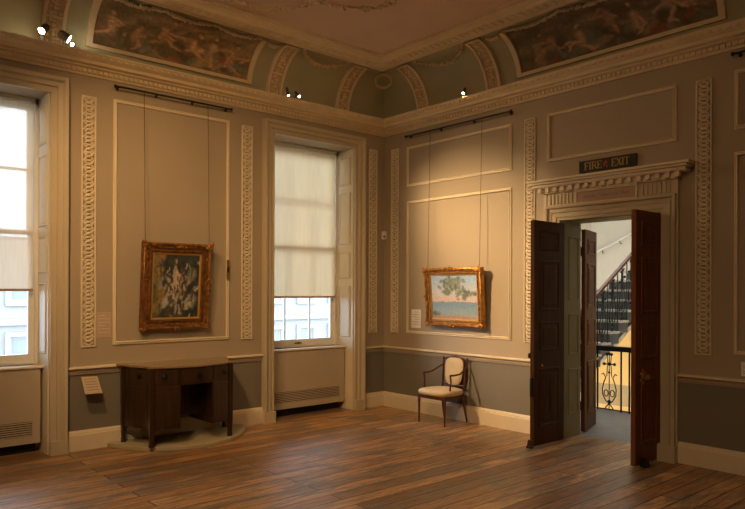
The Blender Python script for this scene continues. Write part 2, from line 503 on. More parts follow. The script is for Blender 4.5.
# wreath in the corner of the cove
random.seed(5); w = MB()
for k in range(26):
    a = 2 * pi * k / 26; s = .11 * cos(a); t = .70 + .13 * sin(a)
    for q in range(2):
        c0 = cove(WA, -.34 + s, t, .01); 
        e = .02 + R * (1 - cos(pi / 2 * t)); z = 3.90 + (H - 3.90) * sin(pi / 2 * t)
        w.ball((-e + s * .7 - .03, -e - s * .7 - .03, z - .02), random.uniform(.014, .024), 6, 4)
struct(w.build(trim_name(), M['cornice'], smooth=True))

# ---- painting helper: colour field made of soft strokes
def stroke_field(strokes, base):
    def f(u, v):
        c = base(u, v)
        for (x0, y0, x1, y1, r, col, soft) in strokes:
            dx, dy = x1 - x0, y1 - y0; L2 = dx * dx + dy * dy
            t = 0 if L2 == 0 else max(0, min(1, ((u - x0) * dx + (v - y0) * dy) / L2))
            d = sqrt((u - x0 - dx * t) ** 2 + (v - y0 - dy * t) ** 2)
            if d < r:
                k = min(1, (r - d) / (r * soft + 1e-6))
                c = tuple(a * (1 - k) + b * k for a, b in zip(c, col))
        return c
    return f
from mathutils import noise as mn
def warped(field, amp, freq, seed):
    def f(u, v):
        p = Vector((u * freq + seed, v * freq, seed * .7)); q = p * 2.7
        du = mn.noise(p) * amp + mn.noise(q) * amp * .45; dv = mn.noise(p + Vector((9, 4, 2))) * amp + mn.noise(q + Vector((5, 1, 7))) * amp * .45
        c = field(u + du, v + dv); k = 1 + .30 * mn.noise(q * 1.7) + .2 * mn.noise(q * 4)
        return tuple(max(0, x * k) for x in c)
    return f
def grid_paint(fn3, nu, nv, field, su, sv):
    # fn3(u,v) for u,v in 0..1 -> point ; returns MB carrying colours
    w = MB(); w.col = []
    for j in range(nv + 1):
        for i in range(nu + 1):
            u, v = i / nu, j / nv
            w.v.append(tuple(fn3(u, v))); w.col.append(field(u * su, v * sv))
    for j in range(nv):
        for i in range(nu):
            a = j * (nu + 1) + i
            w.f.append((a, a + 1, a + nu + 2, a + nu + 1)); w.m.append(0)
    return w

def mural_field(seed, width, dark):
    rnd = random.Random(seed); S = []
    back = [(.16, .105, .06), (.10, .085, .05), (.22, .15, .085), (.13, .12, .075), (.20, .17, .11), (.08, .06, .04)]
    for i in range(110):
        x, y = rnd.uniform(0, width), rnd.uniform(0, 1); a = rnd.uniform(-.9, .9); l = rnd.uniform(.05, .35)
        S.append((x, y, x + l * cos(a), y + l * sin(a) * .6, rnd.uniform(.06, .18), rnd.choice(back), .95))
    cloth = [(.20, .075, .045), (.12, .13, .10), (.10, .085, .05), (.24, .17, .10), (.07, .055, .04), (.15, .16, .15)]
    x = .25
    while x < width - .2:                       # heaps of drapery and limbs, loosely brushed
        d = rnd.choice((-1, 1)); y = rnd.uniform(.22, .45); f = rnd.choice([(.40, .26, .15), (.34, .21, .12), (.45, .31, .19)]); sh = tuple(q * .5 for q in f)
        for q in range(5):
            a = rnd.uniform(-.5, .9); S.append((x + rnd.uniform(-.3, .3), rnd.uniform(.05, .3), x + rnd.uniform(-.3, .3), rnd.uniform(.05, .5), rnd.uniform(.04, .12), rnd.choice(cloth), .7))
        S.append((x, y, x + rnd.uniform(-.08, .08), y + rnd.uniform(.14, .26), .115, sh, .8))
        S.append((x + .015 * d, y + .02, x + .02 * d, y + .2, .085, f, .9))
        for q in range(3):
            a = rnd.uniform(-2.6, .4); l = rnd.uniform(.14, .3); xx, yy = x + rnd.uniform(-.06, .06), y + rnd.uniform(-.05, .2)
            x2, y2 = xx + l * cos(a), yy + l * sin(a) * .7
            S.append((xx, yy, x2, y2, .055, sh, .8)); S.append((xx, yy + .01, x2, y2 + .01, .04, f, .9))
            S.append((x2, y2, x2 + rnd.uniform(-.15, .15), y2 - rnd.uniform(-.05, .12), .035, f, .9))
        hx, hy = x + rnd.uniform(-.08, .12), min(.86, y + rnd.uniform(.30, .42))
        S.append((hx - .02 * d, hy + .02, hx - .02 * d, hy + .03, .075, tuple(q * .25 for q in f), .8)); S.append((hx, hy, hx + .01, hy - .02, .05, f, .9))
        x += rnd.uniform(.30, .5)
    S = [tuple(list(q[:5]) + [tuple(c * dark for c in q[5])] + [q[6]]) for q in S]
    b = (.12 * dark, .085 * dark, .05 * dark)
    return warped(stroke_field(S, lambda u, v: b), .05, 4.5, seed)

def mural(fn, s0, s1, seed, dark, lab):
    r = empty('mural', fn((s0 + s1) / 2, 4.0, .05)); L = s1 - s0
    T0, T1 = .18, .80
    wd = L / .70
    field = mural_field(seed, wd, dark)
    g = grid_paint(lambda u, v: cove(fn, s0 + L * u, T0 + (T1 - T0) * v, .014), 170, 60, field, wd, 1)
    g.build('painted_panel', M['mural'], r, smooth=True)
    w = MB()
    cove_strip(w, fn, s0 - .06, s0, T0, .86, .035); cove_strip(w, fn, s1, s1 + .06, T0, .86, .035)
    cove_strip(w, fn, s0 - .06, s1 + .06, T0 - .045, T0, .035, 3)
    w.build('frame', M['cornice'], r)
    random.seed(seed); w = MB(); n = int(L / .028)
    for i in range(n):
        u = i / n; s = s0 + L * u
        t = .86 - .075 * abs(sin(pi * u * 3)) 
        for q in range(3):
            w.ball(cove(fn, s, t + random.uniform(-.02, .02), .02), random.uniform(.010, .022), 6, 4)
    w.build('garland', M['trim'], r, smooth=True)
    tag(r, lab, 'mural')
mural(WA, -4.0, -2.24, 11, 1.7, 'long ceiling painting of loosely brushed figures in the cove above the left wall')
mural(WB, -4.48, -2.36, 23, 1.15, 'long dark painting of reclining figures in the cove above the doorway wall')

# ------------------------------------------------------------------ mouldings on the walls
RAIL = [(0, .752), (.012, .752), (.016, .77), (.022, .775), (.022, .795), (.034, .80), (.045, .812), (.045, .826), (.038, .83), (0, .832)]
BASE = [(0, 0), (.035, 0), (.035, .155), (.028, .165), (.028, .175), (.015, .193), (0, .197)]
def run(name, prof, fn, spans, mat):
    w = MB()
    for a, b in spans:
        vs = [fn(s, z, e) for s in (a, b) for e, z in prof]; m = len(prof)
        w.add(vs, [(k, k + 1, m + k + 1, m + k) for k in range(m - 1)] + [tuple(range(m)), tuple(range(m, 2 * m))])
    return struct(w.build(name, mat))
CW = .155
spA = [(XW, WIN[0][0] - CW), (WIN[0][1] + CW, WIN[1][0] - CW), (WIN[1][1] + CW, 0)]
spB = [(YS, DO[0] - .17), (DO[1] + .17, 0)]
run('baseboard_north', BASE, WA, spA, M['trim']); run('baseboard_east', BASE, WB, spB, M['trim'])
RLOW, RTOP = RAIL[:7], RAIL[6:]
for P_ in (RLOW, RTOP):
    for fn_, sp_ in ((WA, spA), (WB, spB)): run(trim_name(), P_, fn_, sp_, M['trim'] if P_ is RTOP else M['wall'])

PM = [(0, 0), (0, .010), (.004, .016), (.009, .016), (.011, .008), (.020, .008), (.023, .020), (.028, .022), (.033, .016), (.035, 0)]
def wall_panel(fn, s0, s1, z0, z1):
    w = MB(); w.mould([(s0, z0), (s1, z0), (s1, z1), (s0, z1)], PM, fn)
    struct(w.build(trim_name(), M['trim']))
wall_panel(WA, -3.767, -2.432, 1.03, 3.555)
wall_panel(WB, -2.183, -.455, 2.99, 3.525); wall_panel(WB, -2.183, -.458, 1.03, 2.795)
wall_panel(WB, -4.082, -2.66, 3.015, 3.545)
wall_panel(WB, -6.35, -4.593, 3.03, 3.555); wall_panel(WB, -6.35, -4.593, 1.045, 2.83)

# carved vertical strips
def strip(fn, sc, proto=None):
    w = MB(); z0, z1 = 1.02, 3.535; hw = .072
    w.mould([(sc - hw, z0), (sc + hw, z0), (sc + hw, z1), (sc - hw, z1)], [(0, 0), (0, .014), (.004, .018), (.012, .018), (.016, .006), (.016, 0)], fn)
    n = 32; st = (z1 - z0 - .05) / n
    for i in range(n):
        zc = z0 + .025 + (i + .5) * st
        # interlaced S scrolls and a bud between them
        for sg in (1, -1):
            pts = []
            for k in range(9):
                t = k / 8
                pts.append(fn(sc + sg * .040 * sin(2 * pi * t + .0), zc - st / 2 + st * t, 0.012 + .006 * cos(2 * pi * t) * sg))
            w.tube(pts, .009, 5, cap=False)
        for dx, rz in ((0, .018), (.046, .012), (-.046, .012)):
            c = fn(sc + dx, zc + (st / 2 if dx else 0), .008)
            w.ball(c, rz, 6, 4)
        for sg in (1, -1):
            c = fn(sc + sg * .026, zc + st * .25, .006); w.ball(c, (.010, .010, .012), 5, 4)
    struct(w.build(trim_name(), M['trim'], smooth=False))
for s in (-4.01, -2.196, -.215): strip(WA, s)
for s in (-.218, -2.435, -4.332): strip(WB, s)

# ------------------------------------------------------------------ windows
SP = .40   # plane of the sashes, behind the wall face
def window(n, a, b):
    r = empty('window_%d' % n, ((a + b) / 2, 0, 0)); struct(r)
    # architrave
    w = MB()
    prof = [(0, 0), (0, .035), (-.022, .037), (-.026, .026), (-.055, .028), (-.058, .048), (-.062, .052), (-.088, .054), (-.092, .040), (-.105, .044), (-.115, .066), (-.125, .078), (-.15, .08), (-.155, .07), (-.155, 0)]
    w.mould([(a, 0), (a, ZT), (b, ZT), (b, 0)], [(-q, h) for q, h in prof], lambda x, z, h: WA(x, z, h), closed=False)
    for x0, x1 in ((a - .16, a + .004), (b - .004, b + .16)):
        w.box((x0, -.075, 0), (x1, 0, .135))
    struct(w.build('architrave', M['casing'], r))
    # panelled shutters folded into the reveals
    for sx, x in ((1, a), (-1, b)):
        w = MB()
        w.box((x, .0, .85) if sx > 0 else (x - .012, .0, .85), (x + .012, SP - .06, ZT) if sx > 0 else (x, SP - .06, ZT))
        fn = lambda s, z, e, x=x, sx=sx: (x + sx * (.012 + e), s, z)
        for z0, z1 in ((.97, 1.66), (1.76, 2.12), (2.22, 2.92), (3.02, 3.40)):
            w.mould([(.05, z0), (.29, z0), (.29, z1), (.05, z1)], [(0, 0), (.004, .012), (.014, .014), (.02, .004), (.03, .002), (.032, .008), (.12, .010)], fn)
            w.box((.17 - .01, z0 + .1, 0), (.17 + .01, z1 - .1, .0105), fn)
        w.build('shutter', M['shutter'], r)
        w = MB()
        w.box((x, .0, 0) if sx > 0 else (x - .012, .0, 0), (x + .012, SP - .06, .85) if sx > 0 else (x, SP - .06, .85))
        w.build('reveal_board', M['trim'], r)
    # sill shelf
    w = MB().box((a, .14, .826), (b, SP - .02, .85)).box((a + .002, .13, .832), (b - .01, .16, .846))
    w.build('sill', M['trim'], r)
    # boxed outer frame
    w = MB()
    for x0, x1 in ((a, a + .04), (b - .04, b)): w.box((x0, SP - .06, .85), (x1, SP + .08, ZT))
    w.box((a, SP - .06, ZT - .05), (b, SP + .08, ZT)); w.box((a, SP - .03, .82), (b, SP + .12, .875))
    w.build('sash_box', M['sash'], r)
    A, B = a + .04, b - .04
    mid = 2.17
    for name, z0, z1, y in (('lower_sash', .875, mid + .02, SP - .02), ('upper_sash', mid - .02, ZT - .05, SP + .035)):
        w = MB()
        w.box((A, y, z0), (A + .05, y + .04, z1)); w.box((B - .05, y, z0), (B, y + .04, z1))
        w.box((A + .05, y + .001, z0), (B - .05, y + .039, z0 + (.075 if 'low' in name else .04))); w.box((A + .05, y + .001, z1 - .045), (B - .05, y + .039, z1))
        for k in (1, 2):
            x = A + (B - A) * k / 3; w.box((x - .006, y + .005, z0), (x + .006, y + .035, z1))
        zm = (z0 + z1) / 2
        if 'upper' in name: w.box((A + .04, y + .007, zm - .012), (B - .04, y + .033, zm + .012))
        sh = w.build(name, M['sash'], r)
        g = MB().box((A + .02, y + .018, z0 + .02), (B - .02, y + .022, z1 - .02)); g.build('pane', M['glass'], sh)
        if 'low' in name:
            h = MB().box(((A + B) / 2 - .05, y - .015, z0 + .02), ((A + B) / 2 + .05, y, z0 + .035))
            h.ball(((A + B) / 2, y - .012, z0 + .03), (.03, .014, .012)); h.build('sash_lift', M['black'], sh)
    # blank wall below the sill, behind the cover
    w = MB().box((a, .30, 0), (b, SP + .08, .85)); w.build('apron_wall', M['plaster'], r)
    return r
window(1, *WIN[0]); window(2, *WIN[1])

def cover(a, b, lab):
    r = empty('radiator_cover', ((a + b) / 2, .2, 0))
    a += .014; b -= .036
    w = MB(); z0, z1 = .10, .822; g0, g1 = .17, .315; ins = .07
    y0, y1 = .15, .17
    w.box((a, y0, g1), (b, y1, z1)); w.box((a, y0, z0), (b, y1, g0)); w.box((a, y0, g0), (a + .02, y1, g1)); w.box((b - ins, y0, g0), (b, y1, g1))
    w.build('panel', M['cover'], r)
    w = MB(); n = 7
    for i in range(n):
        z = g0 + (g1 - g0) * (i + .5) / n
        w.box((a + .02, y0 + .001, z - .0065), (b - ins, y0 + .012, z + .0045))
    w.mat(1).box((a + .02, y1, g0), (b - ins, y1 + .004, g1))
    w.build('grille', [M['cover'], M['dark']], r)
    w = MB().box((a + .02, .24, 0), (b - .02, .29, .10)).box((a, .17, .10), (a + .015, .29, .81)).box((b - .015, .17, .10), (b, .29, .81)); w.build('toe_board', M['dark'], r)
    tag(r, lab, 'radiator cover', 'painted covers under the windows')
cover(*WIN[0], 'painted board cover with slatted grille under the window at the left edge')
cover(*WIN[1], 'tan board cover with slatted grille under the window nearest the corner')

def blind(a, b, m, lab, hem, zb):
    r = empty('roller_blind', ((a + b) / 2, .33, zb)); a += .02; b -= .062
    # cloth as a thin sheet with the sag of a hanging blind
    w = MB(); nx, nz = 10, 12
    vs = []; fs = []
    for j in range(nz + 1):
        for i in range(nx + 1):
            u, v = i / nx, j / nz
            vs.append((a + (b - a) * u, .325 + .004 * sin(3 * pi * u) * (1 - v), zb + .015 + (3.45 - zb - .015) * v))
    for j in range(nz):
        for i in range(nx):
            k = j * (nx + 1) + i; fs.append((k, k + 1, k + nx + 2, k + nx + 1))
    w.add(vs, fs); w.build('cloth', m, r, smooth=True)
    w = MB(); w.tube([(a, .33, 3.47), (b, .33, 3.47)], .022, 12); w.box((a - .01, .30, 3.478), (b + .01, .355, 3.497))
    w.build('roller', M['alu'], r)
    w = MB().box((a, .318, zb - .003), (b, .332, zb + .022)); w.build('bottom_bar', M['hem'] if hem else M['giltlight'], r)
    w = MB(); w.tube([(b + .012, .325, 3.46), (b + .012, .325, 1.2)], .0035, 6)
    w.build('pull_chain', M['alu'], r)
    tag(r, lab, 'roller blind', 'roller blinds')
blind(*WIN[0], M['blind1'], 'bright screen roller blind with brown hem in the window at the left edge', 1, 1.582)
blind(*WIN[1], M['blind2'], 'cream roller blind drawn two thirds down in the window nearest the corner', 0, 1.5)

# ------------------------------------------------------------------ doorway in the east wall
d = empty('door_1', (0, (DO[0] + DO[1]) / 2, 0)); struct(d)
w = MB()
pr = [(0, 0), (0, .03), (.03, .034), (.034, .045), (.075, .048), (.082, .058), (.10, .062), (.105, .045), (.125, .045), (.13, .075), (.155, .08), (.16, 0)]
w.mould([(DO[0], 0), (DO[0], ZD), (DO[1], ZD), (DO[1], 0)], pr, lambda y, z, h: WB(y, z, h), closed=False)
for y0, y1 in ((DO[0] - .165, DO[0] + .003), (DO[1] - .003, DO[1] + .165)): w.box((y0, 0, 0), (y1, .16, .09), lambda s, z, e: WB(s, z, e))
w.build('architrave', M['casing'], d)
# frieze, flutes and hood
y0, y1 = -4.085, -2.67
w = MB()
w.box((y0, ZD + .16, 0), (y1, 2.70, .035), WB)
for a, b in ((y0 + .03, -3.745), (-3.005, y1 - .03)):
    n = int(abs(b - a) / .042)
    for i in range(n):
        s = a + (b - a) * (i + .5) / n; w.box((s - .012, ZD + .175, .035), (s + .012, 2.635, .05), WB)
for yy in (y0 - .03, y1 - .01): w.box((yy, .16, 0), (yy + .04, 2.70, .045), WB)
w.build('frieze', M['casing'], d)
w = MB()
hp = [(0, 2.66), (.04, 2.66), (.05, 2.68), (.06, 2.72), (.13, 2.725), (.13, 2.755), (.145, 2.765), (.165, 2.785), (.165, 2.80), (0, 2.812)]
path = [(0, 0), (0, 0)]
# hood with returned ends: body boxes stepping out
for e, z in ((.06, 2.66), ): w.box((y0 - .03, 2.655, 0), (y1 + .03, 2.715, e), WB)
for e, za, zb, o in ((.125, 2.722, 2.752, .13), (.15, 2.752, 2.776, .155), (.17, 2.776, 2.80, .18)):
    w.box((y0 - o, za, 0), (y1 + o, zb, e), WB)
w.box((y0 - .12, 2.714, 0), (y1 + .12, 2.724, .11), WB)
n = 17
for i in range(n):
    s = (y0 - .09) + (y1 - y0 + .18) * (i + .5) / n
    w.box((s - .022, 2.668, .05), (s + .022, 2.716, .105), WB)
w.build('hood', M['trim'], d, bevel=.003)
# panelled lining of the opening
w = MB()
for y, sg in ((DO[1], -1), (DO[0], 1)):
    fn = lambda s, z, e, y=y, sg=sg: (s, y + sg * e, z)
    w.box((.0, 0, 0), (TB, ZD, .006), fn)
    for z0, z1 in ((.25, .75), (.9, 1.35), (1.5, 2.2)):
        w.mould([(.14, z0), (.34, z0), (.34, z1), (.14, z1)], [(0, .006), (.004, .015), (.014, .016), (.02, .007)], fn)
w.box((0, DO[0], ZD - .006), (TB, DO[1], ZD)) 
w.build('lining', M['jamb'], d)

def leaf(parent, hx, hy, ang, length, ztop, mat, face, lower=.012, nm='door_leaf', handle=None):
    # a slab from the hinge (hx,hy) along direction ang; panels on both faces
    dx, dy = cos(ang), sin(ang); th = .045
    def fn(s, z, e): return (hx + dx * s - dy * e, hy + dy * s + dx * e, z)
    w = MB(); w.box((0, lower, -th / 2), (length, ztop, th / 2), fn)
    m0, m1 = .095, length - .095
    for z0, z1 in ((.20, .80), (.98, 1.28), (1.40, 1.92), (2.02, ztop - .10)):
        for sg in (1, -1):
            f2 = lambda s, z, e, sg=sg: fn(s, z, sg * (th / 2 + e))
            w.mould([(m0, z0), (m1, z0), (m1, z1), (m0, z1)], [(0, 0), (.004, .008), (.014, .010), (.022, .002), (.05, .001), (.065, .008), (.16, .0085)], f2)
    lf = w.build(nm, mat, parent)
    w = MB()
    for z in (.30, 1.2, 2.05):
        w.tube([fn(0, z - .05, face * th / 2), fn(0, z + .05, face * th / 2)], .011, 8)
    w.build('hinge', M['black'], lf)
    if handle == 'plate':
        w = MB(); nrm = Vector(fn(0, 0, 1)) - Vector(fn(0, 0, 0))
        w.lathe([(.03, 0), (.03, .006), (.012, .008), (.012, .03), (.026, .04), (.026, .055), (.01, .062)], fn(length - .13, .815, th / 2), nrm, 14)
        for sx, sz in ((0, .055), (0, -.055), (.035, .03), (-.035, .03), (.035, -.03), (-.035, -.03)):
            w.ball(fn(length - .13 + sx, .815 + sz, th / 2), .015, 8, 5)
        w.build('knob', M['brass'], lf, smooth=True)
    if handle == 'key':
        w = MB(); w.lathe([(.014, 0), (.014, .005), (.006, .006)], fn(length - .14, .83, th / 2), Vector(fn(0, 0, 1)) - Vector(fn(0, 0, 0)), 12)
        w.build('keyhole_cover', M['brass'], lf)
        w = MB(); f3 = fn
        w.lathe([(.012, 0), (.012, .03), (.028, .04), (.028, .055), (.008, .062)], fn(length - .06, .93, -th / 2), Vector(fn(0, 0, -1)) - Vector(fn(0, 0, 0)), 12)
        w.build('knob', M['black'], lf, smooth=True)
        w = MB(); w.box((length - .0, .52, -.012), (length + .022, .71, th / 2 - .012), fn); w.build('lock_edge', M['black'], lf)
    if handle == 'lever':
        for sg in (-1,):
            w = MB(); w.lathe([(.022, 0), (.022, .006), (.009, .008), (.009, .035)], fn(length - .07, .80, sg * th / 2), Vector(fn(0, 0, sg)) - Vector(fn(0, 0, 0)), 12)
            w.tube([fn(length - .07, .80, sg * (th / 2 + .035)), fn(length - .17, .80, sg * (th / 2 + .035))], .009, 8)
            w.ball(fn(length - .07, .80, sg * (th / 2 + .035)), .02, 8, 5)
            w.build('handle', M['brass'], lf, smooth=True)
    return lf, fn
l1, f1 = leaf(d, -.004, DO[1] - .024, pi, .545, 2.325, M['door'], -1, handle='key')
l2, f2 = leaf(d, -.004, DO[0] + .024, pi, .50, 2.345, M['doorred'], 1, handle='plate')
# the pair of doors on the stair side of the wall
d2 = empty('door_2', (TB, (DO[0] + DO[1]) / 2, 0)); struct(d2)
leaf(d2, TB + .12, DO[1] + .035, radians(17), .52, 2.30, M['doorstair'], 1, handle='lever')
leaf(d2, TB + .03, DO[0] - .03, radians(-25), .55, 2.30, M['doorstair'], -1)
w = MB()
for yy in (DO[0] - .06, DO[1] + .06): w.box((TB, min(yy, yy), 0), (TB + .02, yy + .05 if yy > -3.4 else yy, ZD + .05)) if False else None
w.box((TB, DO[0] - .14, 0), (TB + .02, DO[0] - .06, ZD + .06)).box((TB, DO[1] + .065, 0), (TB + .02, DO[1] + .14, ZD + .06)).box((TB, DO[0] - .14, ZD), (TB + .02, DO[1] + .14, ZD + .08))
w.build('architrave', M['jamb'], d2)

# door stops on the floor at the free ends
def stop(x, y, lab, dark, sz=.05):
    w = MB(); w.box((x - sz / 2, y - .03, 0), (x + sz / 2, y + .03, .02)); w.frust((x, y), .02, .085, sz * .9, sz * .65)
    o = w.build('door_stop', M['black'] if dark else M['mahog'], bevel=.004); tag(o, lab, 'door stop')
stop(-.59, DO[1] - .03, 'small brown wooden door stop at the foot of the left dark door leaf', 0)
stop(-.40, DO[0] - .037, 'small black door stop against the foot of the right dark door leaf', 1, .07)

# fire exit sign standing on the hood
def glyph(w, ch, x, z, h, fn, d0, d1):
    t = h * .17; th = h * .085; sr = h * .07
    def bar(x0, z0, x1, z1): w.box((x + x0 * h, z + z0 * h, d0), (x + x1 * h, z + z1 * h, d1), fn)
    def stem(cx):
        bar(cx - .085, 0, cx + .085, 1); bar(cx - .17, 0, cx + .17, .07); bar(cx - .17, .93, cx + .17, 1)
    if ch == 'I': stem(.18); return .42
    if ch in 'FE':
        stem(.18); bar(.18, .92, .68, 1); bar(.62, .76, .68, 1); bar(.18, .46, .5, .54); bar(.46, .38, .51, .62)
        if ch == 'E': bar(.18, 0, .7, .08); bar(.64, 0, .7, .26)
        return .82
    if ch == 'T': stem(.38); bar(.02, .92, .74, 1); bar(.02, .74, .08, 1); bar(.68, .74, .74, 1); return .84
    if ch == 'R':
        stem(.18)
        pts = [(.25, .96)] + [(.45 + .2 * cos(a), .74 + .22 * sin(a)) for a in [pi / 2 - pi * k / 8 for k in range(9)]] + [(.25, .52)]
        for (a, b), (c, e) in zip(pts, pts[1:]):
            L = sqrt((c - a) ** 2 + (e - b) ** 2) + 1e-6; nx, nz = -(e - b) / L * .05, (c - a) / L * .05
            w.prismf([(x + (a + nx) * h, z + (b + nz) * h), (x + (c + nx) * h, z + (e + nz) * h), (x + (c - nx) * h, z + (e - nz) * h), (x + (a - nx) * h, z + (b - nz) * h)], d0, d1, fn)
        w.prismf([(x + .38 * h, z + .5 * h), (x + .56 * h, z + .5 * h), (x + .86 * h, z), (x + .66 * h, z)], d0, d1, fn)
        return .92
    if ch == 'X':
        w.prismf([(x + .04 * h, z + h), (x + .26 * h, z + h), (x + .82 * h, z), (x + .60 * h, z)], d0, d1, fn)
        w.prismf([(x + .64 * h, z + h), (x + .74 * h, z + h), (x + .20 * h, z), (x + .10 * h, z)], d0, d1, fn)
        for a in (0, .54): bar(a, .94, a + .3, 1); bar(a, 0, a + .3, .06)
        return .94
fs = empty('fire_exit_sign', (-.03, -3.38, 2.80))
SG = lambda s, z, e: (-e, -s, z)      # reading direction runs towards -y
w = MB().box((3.068, 2.835, .005), (3.698, 2.958, .03), SG); w.build('board', M['sign'], fs, bevel=.003)
for q in (3.10, 3.63): MB().box((q, 2.80, .01), (q + .03, 2.84, .025), SG).build('foot', M['sign'], fs)
def text_w(t): 
    return sum({'I': .42, 'F': .82, 'E': .82, 'T': .84, 'R': .92, 'X': .94}[c] for c in t)
w = MB(); h = .078; x = 3.128
for ch in 'FIRE': x += glyph(w, ch, x, 2.860, h, SG, .03, .034) * h * .86
w.build('lettering', M['signgold'], fs); w = MB(); x = 3.432
for ch in 'EXIT': x += glyph(w, ch, x, 2.860, h, SG, .03, .034) * h * .82
w.build('lettering', M['signgold'], fs)
w = MB(); xc = 3.372
w.ball(SG(xc, 2.925, .031), (.003, .010, .010), 8, 5)
for a, b, c, e in ((0, .045, -.006, .02), (-.006, .02, .018, .004), (-.006, .02, -.022, -.002), (0, .042, .026, .036), (0, .042, -.022, .034), (-.022, .034, -.03, .02), (.018, .004, .014, -.018)):
    L = sqrt((c - a) ** 2 + (e - b) ** 2); nx, nz = -(e - b) / L * .0055, (c - a) / L * .0055
    w.prismf([(xc + a + nx, 2.872 + b + nz), (xc + c + nx, 2.872 + e + nz), (xc + c - nx, 2.872 + e - nz), (xc + a - nx, 2.872 + b - nz)], .03, .034, SG)
w.build('running_figure', M['signred'], fs)
tag(fs, 'black sign reading FIRE EXIT in gold letters standing on the hood above the doorway', 'sign')
# pink plaque in the frieze
pq = empty('name_plaque', (-.04, -3.375, 2.5))
w = MB(); w.box((3.045, 2.52, .036), (3.71, 2.645, .046), SG); w.build('plate', M['plaque'], pq)
w = MB(); w.mould([(3.035, 2.508), (3.72, 2.508), (3.72, 2.656), (3.035, 2.656)], [(0, .036), (0, .056), (.016, .056), (.02, .044)], SG); w.build('rim', M['trim'], pq)
random.seed(8); w = MB(); x = 3.14
while x < 3.62:
    ww = random.uniform(.012, .02)
    if random.random() < .17:
        x += .014
        if w.v: w.build('lettering', M['plaqueink'], pq); w = MB()
        continue
    w.box((x, 2.572, .046), (x + .004, 2.572 + random.choice((.018, .018, .03)), .0475), SG); w.box((x, 2.572 + random.choice((0, .014)), .046), (x + ww * .7, 2.578 + random.choice((0, .008)), .0475), SG)
    x += ww
if w.v: w.build('lettering', M['plaqueink'], pq)
tag(pq, 'pinkish name plaque with faint lettering set in the frieze above the doorway', 'plaque')

# ------------------------------------------------------------------ pictures
def picture_rod(fn, s0, s1, z, lab, n=4):
    w = MB(); w.tube([fn(s0, z, .07), fn(s1, z, .07)], .011, 8)
    for s in (s0, s1): w.ball(fn(s, z, .07), .018, 8, 6)
    r = empty('picture_rod', fn((s0 + s1) / 2, z, .0))
    w.build('bar', M['black'], r, smooth=True)
    for i in range(n):
        s = s0 + .04 + (s1 - s0 - .08) * i / (n - 1)
        b = MB().box((s - .012, z - .02, 0), (s + .012, z + .02, .008), fn).box((s - .006, z - .006, 0), (s + .006, z + .008, .075), fn)
        b.build('bracket', M['black'], r)
    tag(r, lab, 'picture rod', 'dark rods under the cornice')
picture_rod(WA, -3.768, -2.443, 3.672, 'dark picture rod under the cornice between the two windows')
picture_rod(WB, -2.214, -.493, 3.652, 'dark picture rod under the cornice left of the doorway')
picture_rod(WB, -6.3, -4.60, 3.68, 'dark picture rod cut by the right edge of the picture')

